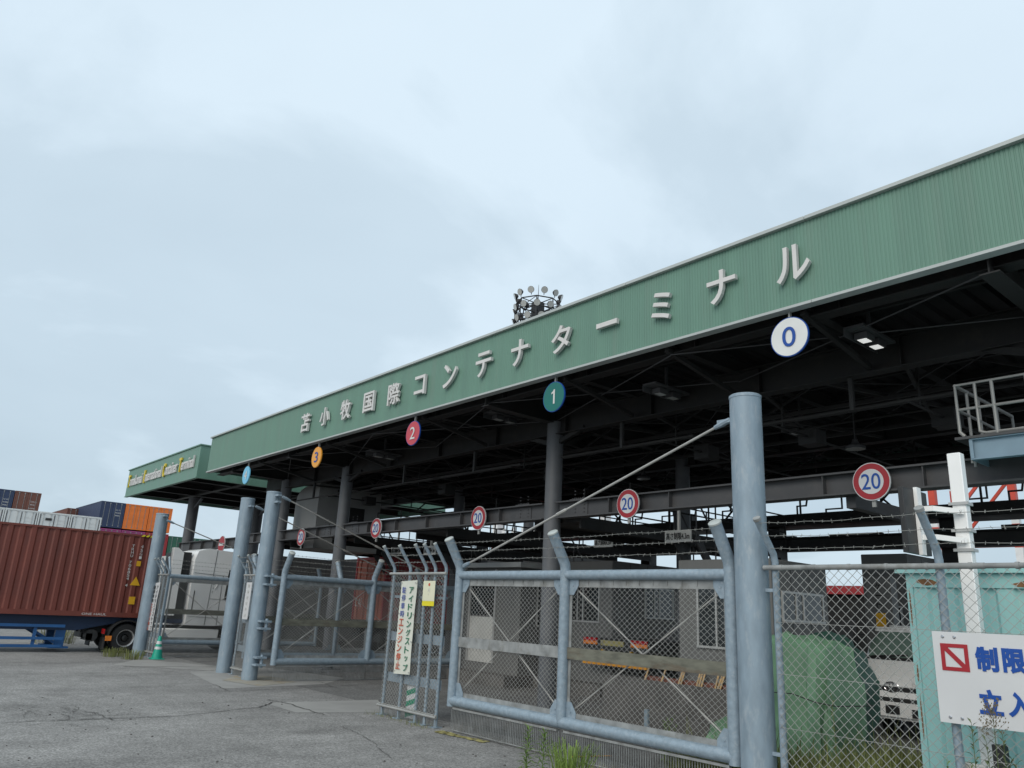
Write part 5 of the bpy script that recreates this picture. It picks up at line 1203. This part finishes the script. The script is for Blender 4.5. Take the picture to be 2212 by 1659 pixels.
mb.box(MX - .45, MX + .45, MY - .45, MY + .45, 29.2, 31.4); mb.lathe([(28.1, 1.5), (28.2, 1.6)], (MX, MY, 0), 'Z', 16)
mb.build('ring_frame', 'lampbody', fm)
mb = MB(); mb.tube([(MX, MY, 31.3), (MX, MY, 33.3)], [.05, .015], 6); mb.build('lightning_rod', 'lampbody', fm)
for z, R, n, off in ((31.85, 2.3, 11, .1), (30.5, 2.35, 11, .38), (29.3, 2.35, 11, .0)):
    for k in range(n):
        a = off + 2 * math.pi * k / n; d = Vector((math.cos(a), math.sin(a), -.42)).normalized(); c = Vector((MX + R * math.cos(a), MY + R * math.sin(a), z))
        mb = MB(); mb.tube([c - d * .36, c - d * .14, c], [.14, .30, .33], 14); mb.bar(c - d * .2, (MX + R * .92 * math.cos(a), MY + R * .92 * math.sin(a), z - .45), .05); h = mb.build('lamp', 'lampbody', fm)
        mb = MB(); mb.tube([c + d * .001, c + d * .02], [.31, .31], 14); mb.build('lens', 'lampglass', h)
fm.location.z = MD
# ------------------------------------------------------------------ quay cranes beyond
def crane(label, cx, cy, s=1.0):
    t = thing('quay_crane', label, 'crane', (cx, cy, 0), 'red and white quay cranes beyond the canopy')
    for dx in (-9, 9):
        for dy in (-7, 7):
            for i in range(9):
                z0, z1 = i * 5.5, (i + 1) * 5.5; mb = MB(); mb.box(cx + dx - .8, cx + dx + .8, cy + dy - .8, cy + dy + .8, z0, z1); mb.build('leg', 'cranered' if i % 2 == 0 else 'cranewhite', t)
    for dy in (-7, 7):
        mb = MB(); mb.box(cx - 10, cx + 10, cy + dy - .6, cy + dy + .6, 23.6, 24.8); mb.bar((cx - 9, cy + dy, 24.8), (cx + 9, cy + dy, 46), .7); mb.build('portal_beam', 'cranered', t)
    mb = MB(); mb.box(cx - 45, cx + 40, cy - 2.5, cy - 1.5, 49, 51); mb.box(cx - 45, cx + 40, cy + 1.5, cy + 2.5, 49, 51); mb.bar((cx - 9, cy, 57), (cx - 44, cy, 50.5), .6); mb.bar((cx - 9, cy, 70), (cx + 38, cy, 50.5), .6); mb.build('boom', 'cranered', t)
    mb = MB(); mb.box(cx + 2, cx + 9, cy - 3, cy + 3, 51.5, 56); mb.build('machine_house', 'cranewhite', t)
    mb = MB()
    for i in range(6): mb.box(cx - 9.5 + i * 3.1, cx - 8.5 + i * 3.1, cy - 8, cy - 7.8, 16.2, 18.6); 
    mb.box(cx - 11, cx + 11, cy - 8.2, cy - 7.8, 16, 16.3); mb.build('walkway', 'cranewhite', t)
crane('red and white quay crane seen through the gap under the canopy at right', -72, 215)
crane('red and white quay crane seen through the gap beside the lane 1 column', -120, 112)

# ------------------------------------------------------------------ plants
def leaf(mb, p, d, ln, wd, droop=.25):
    d = d.normalized(); s = d.cross(Vector((0, 0, 1)))
    s = s.normalized() if s.length > .05 else Vector((1, 0, 0))
    up = Vector((0, 0, 1)); a = p + d * ln * .45 + up * ln * .05; e_ = p + d * ln - up * ln * droop
    b = len(mb.v)
    mb.v += [tuple(p), tuple(a + s * wd / 2 + up * .003), tuple(e_), tuple(a - s * wd / 2 + up * .003), tuple(a - up * wd * .12)]
    mb.f += [(b, b + 1, b + 4), (b + 1, b + 2, b + 4), (b + 2, b + 3, b + 4), (b + 3, b, b + 4)]
def dry_stalk(lab, base, h):
    t = thing('dry_weed', lab, 'weed', base); base = Vector(base); mb = MB()
    for k in range(5): a = random.uniform(0, 6.28); mb.tube([base, base + Vector((math.cos(a) * .04, math.sin(a) * .04, h * .5)), base + Vector((math.cos(a) * .12, math.sin(a) * .12, h * random.uniform(.7, 1)))], [.003, .002, .001], 4)
    mb.build('stem', 'seed', t)
    return t
def weed(lab, base, h, m, nl=34, ll=.11, lw=.016, lean=(0, 0), seedhead=False, cat='weed', branches=0):
    t = thing('weed_plant', lab, cat, base)
    base = Vector(base); top = base + Vector((lean[0], lean[1], h))
    mb = MB(); mid = base.lerp(top, .5) + Vector((random.uniform(-.02, .02), random.uniform(-.02, .02), 0)); mb.tube([base, mid, top], [.007, .005, .002], 6)
    lf = MB()
    def stalk(p0, p1, n, sc_):
        for i in range(n):
            t_ = (i + .6) / n; p = p0.lerp(p1, t_); a = i * 2.4 + random.uniform(-.3, .3); up = .25 + .9 * t_ ** 2
            leaf(lf, p, Vector((math.cos(a), math.sin(a), up)), ll * sc_ * random.uniform(.7, 1.15) * (1.15 - .55 * t_), lw * random.uniform(.8, 1.2), .15 + .25 * (1 - t_))
    stalk(base, top, nl, 1)
    for k in range(branches):
        p0 = base.lerp(top, random.uniform(.1, .6)); a = random.uniform(0, 6.28); p1 = p0 + Vector((math.cos(a) * .2, math.sin(a) * .2, random.uniform(.2, .4)))
        mb.tube([p0, p1], [.004, .002], 5); stalk(p0, p1, nl // 2, .8)
    mb.build('stem', m, t); lf.build('foliage', m, t, smooth=False)
    if seedhead:
        sh = MB()
        for k in range(26):
            t_ = random.random(); p0 = base.lerp(top, .82 + .18 * t_); a = random.uniform(0, 6.28); r_ = (1 - t_ * .6) * .13; p1 = p0 + Vector((math.cos(a) * r_, math.sin(a) * r_, .05 + random.random() * .08)); sh.tube([p0, p1], [.0015, .001], 4)
            for q in range(7): c = p0.lerp(p1, random.uniform(.4, 1.05)) + Vector((random.uniform(-.02, .02), random.uniform(-.02, .02), random.uniform(-.015, .02))); sh.bar(c, c + Vector((.004, 0, .012)), .006)
        sh.build('seed_head', 'seed', t)
    return t
weed('upright leafy weed in front of the closed gate, left of the pair', (-7.97, 7.17, 0), .62, 'weed', 60, .19, .026)
weed('upright leafy weed in front of the closed gate, right of the pair', (-7.80, 7.25, 0), .61, 'weed', 60, .19, .026, (.03, .02))
weed('short weed at the foot of the two upright leafy weeds', (-7.92, 7.1, 0), .36, 'weed', 34, .16, .024)
dry_stalk('pale dead weed stalks between the leafy weeds and the grass clump', (-7.6, 7.3, 0), .38)
dry_stalk('pale dead weed stalks right of the grass clump by the gate', (-7.0, 7.9, 0), .3)
def clump(name, lab, c, n, hgt, spread, m, kind=None, cat='grass clump'):
    mb = MB(); c = Vector(c)
    for i in range(n):
        a = random.uniform(0, 6.28); r_ = spread * math.sqrt(random.random()) * .5; p = c + Vector((math.cos(a) * r_, math.sin(a) * r_, 0)); h = hgt * random.uniform(.55, 1.1)
        o = Vector((math.cos(a), math.sin(a), 0)) * random.uniform(.1, .9) * h * .6; s = Vector((-math.sin(a + random.uniform(-1, 1)), math.cos(a), 0)).normalized() * .006
        p1, p2, p3 = p + o * .25 + Vector((0, 0, h * .55)), p + o * .7 + Vector((0, 0, h * .92)), p + o * 1.25 + Vector((0, 0, h * .85)); b = len(mb.v)
        mb.v += [tuple(p - s), tuple(p + s), tuple(p1 - s), tuple(p1 + s), tuple(p2 - s * .7), tuple(p2 + s * .7), tuple(p3)]; mb.f += [(b, b + 1, b + 3, b + 2), (b + 2, b + 3, b + 5, b + 4), (b + 4, b + 5, b + 6)]
    ob = mb.build(name, m, smooth=False); tag(ob, lab, cat, kind=kind); return ob
clump('grass_clump', 'bright green arching grass clump in front of the closed gate', (-7.45, 7.42, 0), 190, .54, .45, 'grassmat')
mb = MB()
for i in range(420):
    x = random.choice((random.uniform(-9.5, -5.6), random.uniform(-5.6, -2.0), random.uniform(-14.1, -12.1))); y = 8.62 + random.gauss(0, .07) - (.1 if x < -12 else 0)
    h = random.uniform(.04, .16) * (1.6 if x > -7 else .8); a = random.uniform(0, 6.28); o = Vector((math.cos(a), math.sin(a), 0)) * h * .5; s_ = Vector((-math.sin(a), math.cos(a), 0)) * .004; p = Vector((x, y, 0)); b = len(mb.v)
    mb.v += [tuple(p - s_), tuple(p + s_), tuple(p + o + Vector((0, 0, h)))]; mb.f += [(b, b + 1, b + 2)]
tag(mb.build('grass', 'grassdry', smooth=False), 'thin dry grass growing along the foot of the gate and fence', 'grass', kind='stuff')
p = gp(245, 1418); clump('grass_clump', 'dull grass tuft at the tractor wheel beside the left gate post', (p.x, p.y, 0), 150, .30, .75, 'grassdry')
p = gp(285, 1424); clump('grass_clump', 'dull grass tuft at the foot of the left gate post', (p.x, p.y, 0), 150, .30, .7, 'grassdry')
p = gp(155, 1400); clump('grass_clump', 'grass tuft seen under the trailer behind the landing legs', (p.x - 3, p.y, 0), 220, .7, 1.6, 'grassdry')
clump('grass_clump', 'small yellow green tuft at the foot of the tall near post', (-6.05, 8.9, 0), 120, .35, .4, 'grassmat')
RWD = [(2098, 1560, 8.30, .25, 'leafy weed at the lower left of the white sign'), (2130, 1600, 8.2, .2, 'bushy weed in the middle of the group under the white sign'), (2165, 1585, 8.25, .2, 'weed at the right of the group under the white sign')]
for px, py, Y, _, lab in RWD:
    q = at(px, py, Y); weed(lab, (q.x, Y, 0), q.z, 'weeddark', 44, .15, .022, branches=3)
q = at(2143, 1530, 8.15); weed('tall thin weed with a pale seed head in front of the white sign', (q.x, 8.15, 0), q.z, 'weeddark', 16, .10, .014, seedhead=True)
q = at(2195, 1650, 8.2); weed('low weed at the right edge under the white sign', (q.x, 8.2, 0), max(.4, q.z), 'weeddark', 30, .14, .022, branches=2)
q = at(2045, 1640, 8.35); weed('low weed left of the white sign by the fence foot', (q.x, 8.35, 0), max(.3, q.z), 'weed', 26, .12, .02)
weed('yellowish weed behind the closed gate near the hinge side', (-8.05, 10.0, 0), .55, 'weed', 34, .14, .03, branches=4)
q = at(1805, 1545, 9.6); weed('tall reddish weed behind the right fence beside the tarpaulin', (-5.15, 9.6, 0), 1.25, 'grassdry', 44, .12, .02)
weed('thin dry weed behind the right fence close to its first post', (-5.75, 9.5, 0), 1.15, 'grassdry', 36, .10, .016)
mb = MB()
for i in range(9000):
    x, y = random.uniform(-7.2, -4.3), random.uniform(8.9, 12.6)
    if y > 10.8 and x < -5.9: continue
    h = random.uniform(.15, .55) * (1.0 if random.random() > .1 else 1.5); a = random.uniform(0, 6.28); o = Vector((math.cos(a), math.sin(a), 0)) * h * random.uniform(.1, .6); s = Vector((-math.sin(a), math.cos(a), 0)) * .006; p = Vector((x, y, 0)); b = len(mb.v)
    mb.v += [tuple(p - s), tuple(p + s), tuple(p + o * .4 + Vector((0, 0, h * .6)) + s), tuple(p + o * .4 + Vector((0, 0, h * .6)) - s), tuple(p + o + Vector((0, 0, h)))]; mb.f += [(b, b + 1, b + 2, b + 3), (b + 3, b + 2, b + 4)]
tag(mb.build('grass', 'grassdry', smooth=False), 'rough dull green grass growing behind the right fence', 'grass', kind='stuff')
